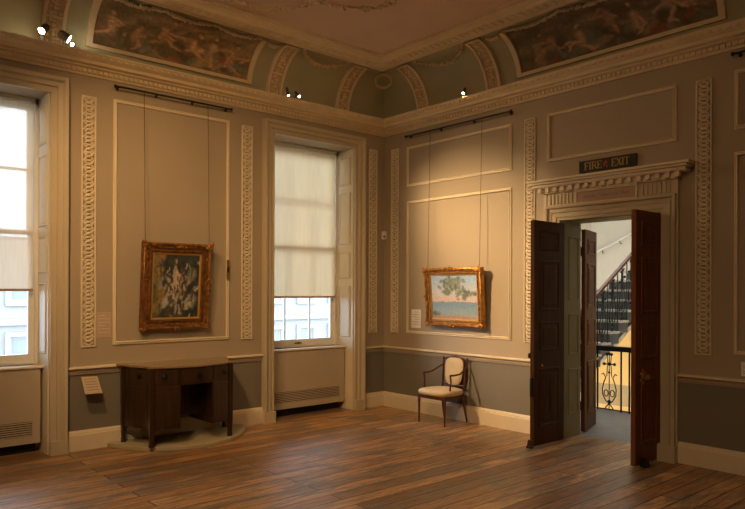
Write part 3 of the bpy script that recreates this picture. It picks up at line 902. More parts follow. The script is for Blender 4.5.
def gilt_frame(name, fn, s0, s1, z0, z1, fw, eb, et, wires, zrod, field, nu, nv, mat, lab, flip=1, seed=3, depth=.07, lean=None):
    # local frame leaning off the wall: e grows with height from eb to et
    def g(s, z, h):
        e = eb + (et - eb) * (z - z0) / (z1 - z0)
        return fn(s, z, e + h)
    r = empty(name, fn((s0 + s1) / 2, z0, eb))
    w = MB()
    prof = [(0, -depth), (0, -.01), (.008, .0), (.018, .004), (.03, -.004), (fw * .45, -.018), (fw * .62, -.022), (fw * .72, -.012), (fw * .82, -.012), (fw * .9, -.028), (fw, -.03), (fw, -depth)]
    w.mould([(s0, z0), (s1, z0), (s1, z1), (s0, z1)], prof, g)
    # carved rocaille along the frame
    rnd = random.Random(seed)
    W, Hh = s1 - s0, z1 - z0
    def lump(s, z, rr, big=1):
        c = g(s, z, -.006); w.ball(c, (rr * rnd.uniform(.8, 1.2),) * 3 if False else (rr * .9, rr * .9, rr * rnd.uniform(.7, 1.1)), 7, 5)
    for edge in range(4):
        L = W if edge % 2 == 0 else Hh; n = int(L / .022)
        for i in range(n + 1):
            t = i / n
            mid = max(0, 1 - abs(t - .5) / .12); cor = max(0, 1 - min(t, 1 - t) / .13)
            amp = .013 + .012 * max(mid, cor)
            off = rnd.uniform(.004, fw * .55) - .010 * max(mid, cor)
            if edge == 0: s, z = s0 + L * t, z0 + off
            elif edge == 2: s, z = s0 + L * t, z1 - off
            elif edge == 1: s, z = s1 - off, z0 + L * t
            else: s, z = s0 + off, z0 + L * t
            lump(s, z, amp * rnd.uniform(.6, 1.2))
            if mid > 0 or cor > 0: lump(s + rnd.uniform(-.01, .01), z + rnd.uniform(-.01, .01), .012)
    for s, z in ((s0, z0), (s1, z0), (s1, z1), (s0, z1)):
        for k in range(9):
            a = rnd.uniform(0, 2 * pi); q = rnd.uniform(0, .03)
            cs = s + (.022 if s == s0 else -.022) + q * cos(a); cz = z + (.022 if z == z0 else -.022) + q * sin(a)
            lump(cs, cz, rnd.uniform(.010, .018))
    w.build('frame', mat, r, smooth=True)
    w = MB(); w.mould([(s0 + fw - .006, z0 + fw - .006), (s1 - fw + .006, z0 + fw - .006), (s1 - fw + .006, z1 - fw + .006), (s0 + fw - .006, z1 - fw + .006)], [(0, -.05), (0, -.024), (.012, -.028), (.02, -.036), (.02, -.05)], g)
    w.build('slip', M['giltlight'], r)
    a, b = s0 + fw, s1 - fw; c, dd = z0 + fw, z1 - fw
    if flip < 0: f3 = lambda u, v: g(b + (a - b) * u, c + (dd - c) * v, -.036)
    else: f3 = lambda u, v: g(a + (b - a) * u, c + (dd - c) * v, -.036)
    gp = grid_paint(f3, nu, nv, field, abs(b - a) / (dd - c), 1)
    gp.build('canvas', M['canvas'], r)
    bk = MB().box((s0 + .02, z0 + .02, -depth + .005), (s1 - .02, z1 - .02, -.045), g); bk.build('backing', M['mahog'], r)
    for s in wires:
        w = MB(); w.tube([fn(s, zrod - .012, .07), g(s, z1 - .03, -depth * .6)], .0032, 6); w.build('hanging_wire', M['wire'], r)
    tag(r, lab, 'painting')
    return r
# dark figure-toned canvas: loose dabs, no known design
rnd = random.Random(31); S = []
for i in range(150):
    x, y = rnd.uniform(0, .85), rnd.uniform(0, 1); a = rnd.uniform(.6, 2.4); l = rnd.uniform(.03, .14)
    c = rnd.choice([(.03, .045, .055), (.02, .03, .035), (.05, .07, .06), (.07, .065, .035), (.03, .035, .05)])
    if x < .16: c = rnd.choice([(.28, .20, .08), (.20, .16, .07), (.12, .11, .05)])
    S.append((x, y, x + l * cos(a), y + l * sin(a), rnd.uniform(.03, .08), c, .6))
for i in range(90):
    x, y = .42 + rnd.gauss(0, .13), .40 + rnd.gauss(0, .19); a = rnd.uniform(1.0, 2.4); l = rnd.uniform(.01, .10)
    c = rnd.choice([(.52, .48, .40), (.40, .38, .33), (.26, .30, .30), (.50, .38, .28), (.34, .22, .16), (.18, .22, .24), (.03, .04, .05), (.03, .035, .04)])
    S.append((x, y, x + l * cos(a), y + l * sin(a), rnd.uniform(.02, .05), c, .95))
for (x, y, rr, c) in ((.40, .58, .13, (.56, .44, .33)), (.36, .44, .11, (.60, .50, .40)), (.62, .66, .10, (.30, .30, .26)), (.20, .22, .08, (.42, .45, .42)), (.60, .24, .12, (.40, .43, .40)), (.12, .88, .06, (.30, .14, .09))):
    S.append((x, y, x + .03, y + .05, rr, c, 1))
for i in range(70):
    x, y = rnd.uniform(.12, .8), rnd.uniform(.0, .8); a = rnd.uniform(1.1, 2.2); l = rnd.uniform(.05, .16)
    S.append((x, y, x + l * cos(a), y + l * sin(a), rnd.uniform(.012, .028), rnd.choice([(.02, .025, .035), (.02, .03, .03), (.02, .025, .03), (.38, .40, .38), (.05, .07, .08)]), .9))
fieldA = warped(stroke_field(S, lambda u, v: (.05, .06, .05)), .035, 7, 3)
gilt_frame('framed_painting', WA, -3.500, -2.724, 1.172, 2.10, .115, .085, .155, (-3.47, -2.738), 3.672, fieldA, 90, 110, M['giltdark'],
           'dark upright painting in a carved gilt frame hanging above the sideboard', 1, 3)
# pale seascape: bands of sky, sea and shore with scattered green dabs
rnd = random.Random(77); S = []
def sea(u, v):
    sky = (.30, .48, .78); low = (.48, .56, .68); pink = (.60, .47, .46); water = (.17, .31, .52); near = (.26, .38, .46); sand = (.46, .26, .20)
    def mix(a, b, t): t = max(0, min(1, t)); return tuple(p * (1 - t) + q * t for p, q in zip(a, b))
    if v > .40: return mix(pink, mix(low, sky, (v - .6) / .3), (v - .40) / .2)
    if v > .10: return mix(near, water, (v - .12) / .25)
    return mix(sand, near, (v - .05) / .06)
for i in range(260):
    x, y = rnd.uniform(0, 1.5), rnd.uniform(0, 1); c = sea(x, y); k = rnd.uniform(.86, 1.14)
    S.append((x, y, x + rnd.uniform(.02, .10), y + rnd.uniform(-.01, .01), rnd.uniform(.010, .025), tuple(q * k for q in c), .7))
for cxx, cyy, sx, sy, n in ((.64, .80, .15, .085, 120), (1.00, .60, .13, .05, 60), (.12, .12, .07, .02, 16), (.48, .64, .06, .035, 20)):
    for i in range(n):
        x, y = cxx + rnd.gauss(0, sx), cyy + rnd.gauss(0, sy)
        S.append((x, y, x + rnd.uniform(-.03, .03), y + rnd.uniform(-.02, .02), rnd.uniform(.03, .06), rnd.choice([(.10, .15, .12), (.15, .20, .15), (.20, .24, .22), (.09, .13, .13), (.24, .30, .32)]), .95))
fieldB = warped(stroke_field(S, sea), .02, 9, 5)
gilt_frame('framed_painting', WB, -1.838, -.905, 1.155, 1.882, .085, .095, .15, (-.895 - .05, -1.793), 3.652, fieldB, 120, 84, M['gilt'],
           'pale seascape painting in a bright carved gilt frame hanging above the armchair', -1, 9)

# wall labels and small wall fittings
def card(name, fn, s0, s1, z0, z1, m, lab, lines=True, e=.006, ink=None):
    r = empty(name, fn((s0 + s1) / 2, z0, 0))
    MB().box((s0, z0, 0), (s1, z1, e), fn).build('card', m, r)
    if lines:
        w = MB(); rr = random.Random(2)
        n = 6
        for i in range(n):
            z = z1 - (z1 - z0) * (.14 + .78 * i / n); w.box((s0 + (s1 - s0) * .12, z - .003, e), (s0 + (s1 - s0) * (.88 if i % 3 else .6), z + .001, e + .0008), fn)
        w.build('print_lines', ink or M['slat'], r)
    tag(r, lab, 'wall label')
card('wall_label', WB, -.72, -.548, 1.105, 1.350, M['label'], 'small white wall label beside the seascape painting')
card('wall_label', WA, -3.932, -3.78, 1.112, 1.372, M['wallpanel'], 'tan square wall label between the carved strip and the dark painting', True, ink=M['trim'])
card('wall_label', WB, -4.81, -4.655, .862, .985, M['label'], 'white label at the right edge above the chair rail')
sw = empty('wall_switch', WA(-2.455, 1.71, 0))
MB().box((-2.475, 1.715, .024), (-2.44, 1.945, .034), WA).build('plate', M['brass'], sw, bevel=.002)
MB().box((-2.465, 1.80, .034), (-2.45, 1.86, .042), WA).build('toggle', M['black'], sw)
tag(sw, 'narrow brass fitting on the panel moulding right of the dark painting', 'switch')
se = empty('motion_sensor', (-.03, -.03, 2.30))
w = MB(); w.prism([(.004, .004), (.004, -.05), (-.04, -.04), (-.05, .004)], 2.31, 2.42); w.build('housing', M['white'], se, bevel=.004)
w = MB(); w.ball((-.035, -.035, 2.345), (.014, .014, .022)); w.build('lens', M['slat'], se, smooth=True)
tag(se, 'small white sensor box in the corner between the two walls', 'sensor')

# tilted reading panel on the dado
rp = empty('caption_stand', (-3.99, 0, .53))
P = [(-4.075, .742), (-3.915, .742)]
w = MB()
def tilt(s, z, h): # lower edge stands off the wall
    t = (z - .57) / .17
    return (s, -(.15 - .085 * t) - h, z)
w.prismf([(-4.10, .735), (-3.945, .732), (-3.92, .570), (-4.085, .575)], 0, .01, tilt); w.build('board', M['labeltan'], rp)
w = MB()
for i in range(5):
    z = .715 - i * .026; w.prismf([(-4.075 + i * .003, z), (-3.965 + i * .003, z), (-3.965 + i * .003, z - .005), (-4.075 + i * .003, z - .005)], .0102, .0108, tilt)
w.build('print_lines', M['slat'], rp)
w = MB(); w.tube([(-4.01, .003, .66), (-4.01, -.095, .66)], .012, 8); w.box((-4.05, -.012, .60), (-3.97, .003, .72)); w.build('bracket', M['black'], rp)
tag(rp, 'tilted tan caption board on the dado left of the sideboard', 'caption board')

# ------------------------------------------------------------------ sideboard on its platform
def catmull(P, n=8, closed=False):
    out = []; m = len(P)
    for i in range(m if closed else m - 1):
        p0 = P[(i - 1) % m] if (closed or i > 0) else P[0]; p1 = P[i]; p2 = P[(i + 1) % m]; p3 = P[(i + 2) % m] if (closed or i + 2 < m) else P[-1]
        for k in range(n):
            t = k / n
            out.append(tuple(.5 * ((2 * b) + (-a + c) * t + (2 * a - 5 * b + 4 * c - e) * t * t + (-a + 3 * b - 3 * c + e) * t ** 3) for a, b, c, e in zip(p0, p1, p2, p3)))
    if not closed: out.append(tuple(P[-1]))
    return out
pl = catmull([(-3.83, -.036), (-3.80, -.14), (-3.66, -.40), (-3.42, -.62), (-3.10, -.71), (-2.78, -.64), (-2.52, -.46), (-2.33, -.20), (-2.30, -.036)], 6)
w = MB(); w.prism(pl, 0, .042)
tag(w.build('platform', M['plinth'], bevel=.006), 'low cream bow-fronted platform on the floor under the sideboard', 'platform')
PZ = .043
sb = empty('sideboard', (-3.12, -.3, PZ))
FL, FR, RL, RR = (-3.58, -.535), (-2.72, -.548), (-3.70, -.105), (-2.525, -.095)
front = catmull([FL, (-3.44, -.585), (-3.15, -.655), (-2.86, -.595), FR], 8)
left = catmull([RL, (-3.665, -.26), (-3.60, -.42), FL], 5); right = catmull([FR, (-2.69, -.42), (-2.60, -.26), RR], 5)
outline = left + front[1:] + right[1:]
def sub(x0, x1, off=0):
    pts = [(x, y) for x, y in front if x0 <= x <= x1]
    def at(xx):
        for (a, b), (c, e) in zip(front, front[1:]):
            if a <= xx <= c: return (xx, b + (e - b) * (xx - a) / (c - a))
        return front[-1]
    if pts[0][0] > x0 + 1e-4: pts = [at(x0)] + pts
    if pts[-1][0] < x1 - 1e-4: pts = pts + [at(x1)]
    return [(x, y - off) for x, y in pts]
K0, K1 = -3.315, -2.965
ZB, ZM, ZTOP = .215, .645, .818
w = MB()
w.prism(left + sub(FL[0] + .001, K0)[0:] + [(K0, -.10)], ZB, ZM)
w.prism([(K1, -.10)] + sub(K1, FR[0] - .001) + right, ZB, ZM)
w.prism(outline, ZM, ZTOP)
w.prism([(K0, -.30), (K1, -.30), (K1, -.27), (K0, -.27)], ZB + .06, ZM)
# curved apron under the kneehole shelf and pedestals
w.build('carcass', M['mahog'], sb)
big = []
cxm, cym = -3.12, -.30
for (x, y) in [(-3.725, -.045)] + left + front[1:] + right[1:] + [(-2.50, -.045)]:
    dx, dy = x - cxm, y - cym; L = sqrt(dx * dx + dy * dy); big.append((x + dx / L * .022, min(-.04, y + dy / L * .022)))
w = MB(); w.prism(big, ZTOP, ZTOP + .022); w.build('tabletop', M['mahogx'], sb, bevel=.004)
def leg(x, y):
    w = MB(); w.frust((x, y), PZ, ZB, .030, .046); w.frust((x, y), ZB, ZTOP, .046, .05)
    w.frust((x, y), PZ, PZ + .05, .040, .040); w.build('leg', M['mahog'], sb, bevel=.002)
for p_ in (FL, FR, (RL[0] + .01, RL[1] + .0), (RR[0] - .01, RR[1])): leg(*p_)
def skin(pts, z0, z1, off, th=.008):
    # curved panel following plan points; offset outwards
    n = len(pts); out = []
    for i, (x, y) in enumerate(pts):
        a = pts[max(0, i - 1)]; b = pts[min(n - 1, i + 1)]; tx, ty = b[0] - a[0], b[1] - a[1]; L = sqrt(tx * tx + ty * ty)
        out.append((x + ty / L * (off + th), y - tx / L * (off + th)))
    w = MB(); w.prism(list(pts) + out[::-1], z0, z1); return w, out
def ring_handle(x, y, z, nx, ny, parent):
    w = MB(); c = Vector((x, y, z)); nn = Vector((nx, ny, 0)).normalized(); t = Vector((-nn.y, nn.x, 0))
    w.lathe([(.032, 0), (.032, .004), (.012, .008), (.010, .016)], c, nn, 14)
    w.tube([c + nn * .014 + (t * cos(a) + Vector((0, 0, 1)) * (sin(a))) * .026 - Vector((0, 0, .012)) for a in [2 * pi * k / 14 for k in range(14)]], .0035, 6, closed=True)
    w.build('ring_handle', M['black'], parent, smooth=True)
def mid_of(pts):
    k = len(pts) // 2; a = pts[max(0, k - 1)]; b = pts[min(len(pts) - 1, k + 1)]; tx, ty = b[0] - a[0], b[1] - a[1]; L = sqrt(tx * tx + ty * ty)
    return pts[k][0], pts[k][1], ty / L, -tx / L
sections = [(left[3:-2], .0), (sub(-3.548, K0 - .01), 0), (sub(K0 + .01, K1 - .01), 0), (sub(K1 + .01, -2.752), 0), (right[2:-3], 0)]
for i, (pts, _) in enumerate(sections):
    w, out = skin(pts, ZM + .018, ZTOP - .018, 0)
    dr = w.build('drawer', M['mahog'], sb, bevel=.0015)
    x, y, nx, ny = mid_of(out)
    if i == 2:
        for q in (3, -4): ring_handle(out[q][0], out[q][1], .735, 0, -1, dr) if False else None
        ring_handle(x + .02, y, .735, nx, ny, dr)
    else: ring_handle(x, y, .735, nx, ny, dr)
    if i != 2:
        w, out = skin(pts, ZB + .02, ZM - .012, 0)
        dd_ = w.build('cupboard_door', M['mahog'], sb, bevel=.0015)
        a_, b_ = pts[1], pts[-2]
        w, o2 = skin(pts[1:-1] if len(pts) > 4 else pts, ZB + .07, ZM - .06, .008, .003); w.build('door_panel', M['mahog'], dd_)
# curved brackets between body and legs
for (x, y), (dx, dy) in ((FL, (.08, -.028)), (FL, (-.02, .08)), (FR, (-.08, -.028)), (FR, (.02, .08)), (RL, (.03, -.08)), (RR, (-.03, -.08))):
    w = MB(); w.add([(x, y, ZB - .06), (x, y, ZB + .01), (x + dx, y + dy, ZB + .01), (x + .01, y + .01, ZB - .06), (x + .01, y + .01, ZB + .01), (x + dx + .01, y + dy + .01, ZB + .01)],
          [(0, 1, 2), (3, 5, 4), (0, 2, 5, 3), (0, 3, 4, 1), (1, 4, 5, 2)])
    w.build('bracket', M['mahog'], sb)
tag(sb, 'dark mahogany bow-fronted kneehole sideboard standing on the low platform', 'sideboard')

# ------------------------------------------------------------------ armchair
ch = empty('armchair', (-.24, -1.34, 0))
CY0, CY1 = -1.565, -1.118
ym = (CY0 + CY1) / 2
# seat
def seatpoly(inset, n=6):
    F0, F1, B0, B1 = (-.455 + inset, CY0 + inset), (-.455 + inset, CY1 - inset), (-.06 - inset, CY0 + .022 + inset), (-.06 - inset, CY1 - .03 - inset)
    return [F0, (-.47 + inset, ym), F1, (-.25, CY1 - .012 - inset), B1, B0, (-.25, CY0 + .012 + inset)]
w = MB(); w.prism(seatpoly(0), .305, .345); w.build('seat_rail', M['chairwood'], ch, bevel=.006)
w = MB()
lay = [(.340, .004), (.345, -.020), (.372, -.036), (.396, -.030), (.410, -.01), (.420, .04), (.424, .10)]
polys = [seatpoly(i) for z, i in lay]; n = 7
vs = [(x, y, lay[k][0]) for k, p in enumerate(polys) for x, y in p]; fs = [tuple(range(n - 1, -1, -1)), tuple(range((len(lay) - 1) * n, len(lay) * n))]
for k in range(len(lay) - 1):
    for i in range(n): fs.append((k * n + i, k * n + (i + 1) % n, (k + 1) * n + (i + 1) % n, (k + 1) * n + i))
w.add(vs, fs); w.build('seat_cushion', M['linen'], ch, smooth=True, subsurf=2)
for y in (CY0 + .015, CY1 - .015):      # front legs
    w = MB(); w.lathe([(.010, 0), (.012, .012), (.009, .02), (.011, .10), (.016, .26), (.020, .285), (.014, .295), (.018, .305), (.018, .34)], (-.44, y, 0), (0, 0, 1), 10)
    w.build('leg', M['chairwood'], ch, smooth=True)
for y, sg in ((CY0 + .05, -1), (CY1 - .055, 1)):
    w = MB(); w.tube([(-.010, y + sg * .012, 0), (-.045, y + sg * .005, .15), (-.065, y, .32)], [.010, .013, .017], 8); w.build('leg', M['chairwood'], ch, smooth=True)
# back: two raked stiles, crest, lower rail
def bx(z): return -.065 + (z - .33) * .11
w = MB()
for y, sg in ((CY0 + .05, -1), (CY1 - .055, 1)):
    w.tube([(bx(.32), y, .32), (bx(.5), y + sg * .006, .5), (bx(.66), y + sg * .012, .66), (bx(.755), y + sg * .018, .755)], [.016, .014, .013, .012], 8)
    w.ball((bx(.76), y + sg * .018, .76), .017, 8, 6)
w.tube([(bx(.745) - .0, CY0 + .024, .745), (bx(.755) + .01, CY0 + .10, .762), (bx(.76) + .018, ym, .778), (bx(.755) + .01, CY1 - .10, .762), (bx(.745), CY1 - .024, .745)], [.010, .012, .016, .012, .010], 8)
w.tube([(bx(.44), CY0 + .038, .44), (bx(.44) + .01, ym, .435), (bx(.44), CY1 - .038, .44)], .011, 8)
w.build('back_frame', M['chairwood'], ch, smooth=True)
# upholstered back pad, tall with round shoulders
w = MB(); prof2 = []
for k in range(28):
    a = 2 * pi * k / 28; ex = .62
    cxp = abs(cos(a)) ** ex * (1 if cos(a) > 0 else -1); czp = abs(sin(a)) ** ex * (1 if sin(a) > 0 else -1)
    prof2.append((ym + .142 * cxp * (1 + .12 * czp), 0.603 + .168 * czp))
rings = []
for off, sc in ((.018, .92), (.012, 1), (-.012, 1), (-.028, .88), (-.034, .6)):
    rings.append([(bx(z) + .004 + off, ym + (y - ym) * sc, .603 + (z - .603) * sc) for y, z in prof2])
n = 28; vs = [p for r_ in rings for p in r_]; fs = [tuple(range(n)), tuple(range(4 * n + n - 1, 4 * n - 1, -1))]
for k in range(4):
    for i in range(n): fs.append((k * n + i, (k + 1) * n + i, (k + 1) * n + (i + 1) % n, k * n + (i + 1) % n))
w.add(vs, fs); w.build('backrest', M['linen'], ch, smooth=True)
w = MB(); w.tube([(bx(z) + .004, y, z) for y, z in prof2], .010, 6, closed=True); w.build('back_rim', M['chairwood'], ch, smooth=True)
for y, sg in ((CY0 + .02, -1), (CY1 - .02, 1)):
    w = MB()
    w.tube([(bx(.67), y - sg * .015 + sg * .012, .672), (-.10, y + sg * .012, .640), (-.19, y + sg * .022, .600), (-.28, y + sg * .022, .592), (-.345, y + sg * .014, .594), (-.358, y + sg * .012, .582)], [.011, .011, .012, .012, .014, .012], 8)
    w.tube([(-.35, y + sg * .012, .590), (-.338, y + sg * .010, .50), (-.345, y + sg * .004, .43), (-.36, y, .335)], [.011, .009, .011, .013], 8)
    w.ball((-.342, y + sg * .008, .47), .014, 8, 6)
    w.build('arm', M['chairwood'], ch, smooth=True)
ch.rotation_euler.z = radians(.8); ch.location.x -= .03; ch.location.y -= .025
tag(ch, 'small dark wood armchair with cream seat and back below the seascape painting', 'armchair')

# ------------------------------------------------------------------ spotlights along the cornice and ceiling
def aim(o, target): o.rotation_euler = (Vector(target) - Vector(o.location)).to_track_quat('-Z', 'Y').to_euler()
WARM = (1.0, .62, .29)
AMBER = (1.0, .55, .21)
def spot(pos, target, power, angle=60, blend=.7, lab='', group='spotlights', base=None, lens='lamp', size=.03, r0=.028, warm=WARM):
    p = Vector(pos); t = (Vector(target) - p).normalized()
    r = empty('spotlight', base or pos)
    w = MB(); w.lathe([(r0 * .7, -.05), (r0, -.03), (r0, .045), (r0 * .9, .05)], p, t, 12); w.build('head', M['lampbody'], r, smooth=True)
    w = MB(); w.lathe([(r0 * .86, .0505), (r0 * .86, .053), (r0 * .3, .058)], p, t, 12); w.build('lens', M[lens], r, smooth=True)
    if base is not None:
        w = MB(); b = Vector(base); w.tube([b, (b + p) / 2 + Vector((0, 0, .01)), p - t * .02], .007, 6); w.lathe([(.025, 0), (.025, .012), (.01, .016)], b, (0, 0, 1), 12); w.build('stem', M['lampbody'], r, smooth=True)
    tag(r, lab, 'spotlight', group)
    if power:
        L = bpy.data.lights.new('spot_beam', 'SPOT'); L.energy = power; L.color = warm; L.spot_size = radians(angle); L.spot_blend = blend; L.shadow_soft_size = size
        o = bpy.data.objects.new('spot_beam', L); C.objects.link(o); o.location = p + t * .075; aim(o, target)
        PENDING.append(o)
ZS = 4.035
# three on the cornice over the left window
spot((-4.47, -.16, 4.05), (-5.4, -.7, 3.0), 220, 120, 1, lab='bright spotlight, leftmost of the three above the left window', base=(-4.47, -.13, 3.925), lens='lamp', r0=.036)
spot((-4.30, -.17, 4.02), (0, -1.45, 1.5), 1900, 46, 1, 'bright spotlight, middle of the three above the left window', base=(-4.30, -.13, 3.925), lens='lamp', r0=.042, size=.02)
spot((-4.20, -.085, 3.985), (-6.2, -6.9, 1.6), 0, lab='small spotlight, rightmost of the three above the left window', base=(-4.20, -.085, 3.925), lens='lamp', r0=.018)
# cluster over the right window
spot((-1.74, -.17, 3.995), (-1.5, -.8, 1.5), 130, 120, 1, 'spotlight above the right window, nearer the carved rib', base=(-1.74, -.13, 3.925), lens='lampdim', r0=.018, group='spotlights over the right window')
spot((-1.60, -.17, 3.99), (-1.0, -4.5, 0), 80, 120, 1, 'spotlight above the right window, farther from the carved rib', base=(-1.62, -.13, 3.925), lens='lampdim', r0=.02, group='spotlights over the right window')
spot((-.17, -1.60, 4.0), (-3, -2.8, .5), 80, 120, 1, 'single small spotlight on the cornice above the seascape wall', base=(-.13, -1.60, 3.925), lens='lampdim', r0=.018)
# unseen ceiling lamps: first follows the dark painting's shadow, others added as fill
def beam(pos, target, power, angle, blend=1, size=.1, col=WARM):
    spot(pos, target, power, angle, blend, 'unseen ceiling spotlight supplying room light', 'spotlights out of the picture', base=(pos[0], pos[1], H - .001), size=size, warm=col)
beam((-5.7, -2.7, 4.33), (-3.1, 0, 1.7), 430, 62, 1, .1, AMBER)
beam((-4.3, -3.2, 4.33), (-2.0, 0, 2.4), 110, 85, 1, .1, AMBER)
beam((-4.5, -4.6, 4.33), (0, -3.2, 1.6), 60, 95, 1, .1, AMBER)
beam((-6.8, -5.0, 4.33), (-3.6, -1.8, 0), 400, 100)

# ------------------------------------------------------------------ stair hall beyond the doorway
HX0, HX1, HY0, HY1 = TB, 6.2, -5.2, .5
w = MB()
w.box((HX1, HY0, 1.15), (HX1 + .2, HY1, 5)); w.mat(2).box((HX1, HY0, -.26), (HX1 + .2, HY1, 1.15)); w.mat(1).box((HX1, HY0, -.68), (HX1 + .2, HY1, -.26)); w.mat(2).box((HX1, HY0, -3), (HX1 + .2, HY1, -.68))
w.mat(0).box((HX0 + .0, HY1, -3), (HX1 + .2, HY1 + .2, 5)); w.box((HX0, HY0 - .2, -3), (HX1 + .2, HY0, 5))
w.box((HX0, HY0, -3.2), (HX1 + .2, HY1, -3))
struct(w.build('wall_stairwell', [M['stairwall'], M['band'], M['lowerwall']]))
w = MB().box((HX0, HY0, -.22), (2.06, HY1, 0)); struct(w.build('floor_landing', M['stone']))
w = MB().box((HX0, HY0, 5.0), (HX1, HY1, 5.1)); struct(w.build('ceiling_stairwell', M['stairwall']))
w = MB().box((2.0, -3.6, 4.93), (5.2, -.4, 4.96)); sk = w.build('skylight', M['skylight']); tag(sk, 'daylight panel in the ceiling of the stairwell', 'skylight')
# flight rising away from the doorway
st = empty('staircase', (1.9, -.9, 0))
Y0s, Y1s = -1.60, -.62
RN, RS = .27, .163
X0s = 1.876; NS = 8
for i in range(NS):
    z = RS * (i + 1); x = X0s + RN * i
    w = MB()
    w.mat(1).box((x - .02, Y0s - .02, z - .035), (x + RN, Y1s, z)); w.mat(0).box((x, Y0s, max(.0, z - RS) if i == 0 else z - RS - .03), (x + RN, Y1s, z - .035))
    w.build('step', [M['riser'], M['tread']], st)
xe = X0s + RN * NS; CX, CY = xe, Y0s - .5       # winding steps turn to the right
NW = 7
for i in range(NW):
    a0, a1 = pi / 2 - i * pi / 2 / NW, pi / 2 - (i + 1) * pi / 2 / NW; z = RS * (NS + 1 + i)
    P4 = lambda ov: [(CX + .5 * cos(a0 + ov), CY + .5 * sin(a0 + ov)), (CX + .5 * cos(a1), CY + .5 * sin(a1)), (CX + 1.48 * cos(a1), CY + 1.48 * sin(a1)), (CX + 1.48 * cos(a0 + ov), CY + 1.48 * sin(a0 + ov))]
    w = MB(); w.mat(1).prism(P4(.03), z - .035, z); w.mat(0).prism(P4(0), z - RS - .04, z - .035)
    w.build('step', [M['riser'], M['tread']], st)
ztop = RS * (NS + NW)
w = MB(); w.box((CX + .45, HY0, ztop - .2), (HX1, CY, ztop)); w.build('upper_landing', M['tread'], st)
w = MB()
w.prismf([(X0s + .1, -.01), (X0s + .1, -.05), (xe, RS * NS - .25), (xe, RS * NS - .17)], Y0s + .02, Y1s, lambda a, b, d_: (a, d_, b))
w.build('soffit', M['stairwall'], st)
def rz(x): return .953 + (x - 1.876) * .6125     # top of the handrail over x
def rpos(sv):        # plan position, handrail top and tread height at distance sv along the stair
    if sv <= xe: return sv, -1.60, rz(sv), RS * (int((sv - X0s) / RN) + 1)
    a = (sv - xe) / .5
    k = min(NW, int(a / (pi / 2 / NW)) + 1); f = min(1, a / (pi / 2))
    return CX + .5 * sin(min(a, pi / 2)), CY + .5 * cos(min(a, pi / 2)), rz(xe) + (ztop + .95 - rz(xe)) * f, RS * (NS + k)
SE = xe + .5 * pi / 2
rp_ = [(1.84, -1.615, .86), (1.86, -1.60, .94)] + [rpos(q)[:3] for q in (2.0, 2.6, 3.2, 3.8, xe, xe + .13, xe + .26, xe + .39, xe + .52, xe + .65, SE)] + [(CX + .5, CY - .3, ztop + .95), (CX + .5, HY0 + .05, ztop + .95)]
w = MB(); w.tube(rp_, .032, 10); w.ball((1.84, -1.615, .85), .045, 10, 8); w.build('handrail', M['rail'], st, smooth=True)
def scrollbal(w, fx, zb, zt):     # lyre-shaped iron panel; fx(u) gives plan point for sideways u
    h = zt - zb
    def P_(u, t): a = fx(u); return (a[0], a[1], zb + (a[2] if len(a) > 2 else 0) + h * t)
    w.tube([P_(0, 0), P_(0, .97)], .006, 6)
    for s in (1, -1):
        body = [(0, .10), (.05, .14), (.095, .24), (.10, .34), (.075, .46), (.05, .53), (.085, .60), (.11, .58)]
        w.tube([P_(s * u, t) for u, t in body], .008, 6)
        eye = [(.045 + .03 * cos(a), .27 + .055 * sin(a)) for a in [2 * pi * k / 12 for k in range(12)]]
        w.tube([P_(s * u, t) for u, t in eye], .007, 6, closed=True)
        w.tube([P_(s * u, t) for u, t in ((.0, .10), (.03, .06), (.055, .02), (.06, .0))], .008, 6)
        w.tube([P_(s * u, t) for u, t in ((.035, .55), (.03, .68), (.022, .80), (.03, .92))], .006, 6)
        w.ball(P_(s * .075, .76), .022, 7, 5); w.ball(P_(s * .03, .92), .018, 7, 5)
    w.tube([P_(-.075, .76), P_(.075, .76)], .008, 6); w.tube([P_(-.05, .93), P_(.05, .93)], .014, 6)
    w.ball(P_(0, .62), .018, 7, 5); w.ball(P_(0, .76), .024, 7, 5); w.ball(P_(0, .13), .026, 7, 5)
x = 2.0; k = 0
while x < SE:
    px_, py_, pr_, tread = rpos(x); w = MB()
    if k % 2 == 1 and x < xe - .1:
        scrollbal(w, lambda u, x=x: (x + u, -1.60, u * .6), tread, pr_ - .02)
    else: w.tube([(px_, py_, tread), (px_, py_, pr_ - .01)], .008, 6)
    w.build('baluster', M['black'], st, smooth=True); x += .145; k += 1
tag(st, 'stone staircase with iron balusters rising away beyond the doorway', 'staircase')
# landing railing
lr = empty('landing_railing', (2.0, -3, 0))
w = MB(); w.box((1.965, -4.9, .825), (2.032, -1.66, .868)); w.box((1.98, -4.9, .80), (2.02, -1.66, .826)); w.build('top_rail', M['black'], lr, bevel=.006)
w = MB(); w.box((1.99, -4.9, .012), (2.01, -1.66, .028))
y = -1.80
w.build('bottom_rail', M['black'], lr)
for yy in (-1.95, -1.80):
    MB().tube([(2, yy, 0), (2, yy, .82)], .012, 6).build('bar', M['black'], lr)
y = -2.28
while y > -4.8:
    for dy in (-.17, .17, -.285):
        w = MB(); w.tube([(2, y + dy, 0), (2, y + dy, .82)], .012, 6); w.build('bar', M['black'], lr)
    w = MB(); w.tube([(2, y + .23 + .05, 0), (2, y + .23 + .05, .82)], .004, 6) if False else None
    w = MB(); scrollbal(w, lambda u, y=y: (2.0, y + u), .02, .815); w.build('scroll_panel', M['black'], lr, smooth=True)
    y -= .57
tag(lr, 'black iron railing with scrolled panels along the landing beyond the doorway', 'railing')
wr = empty('wall_handrail', (6.1, 0, 2.3))
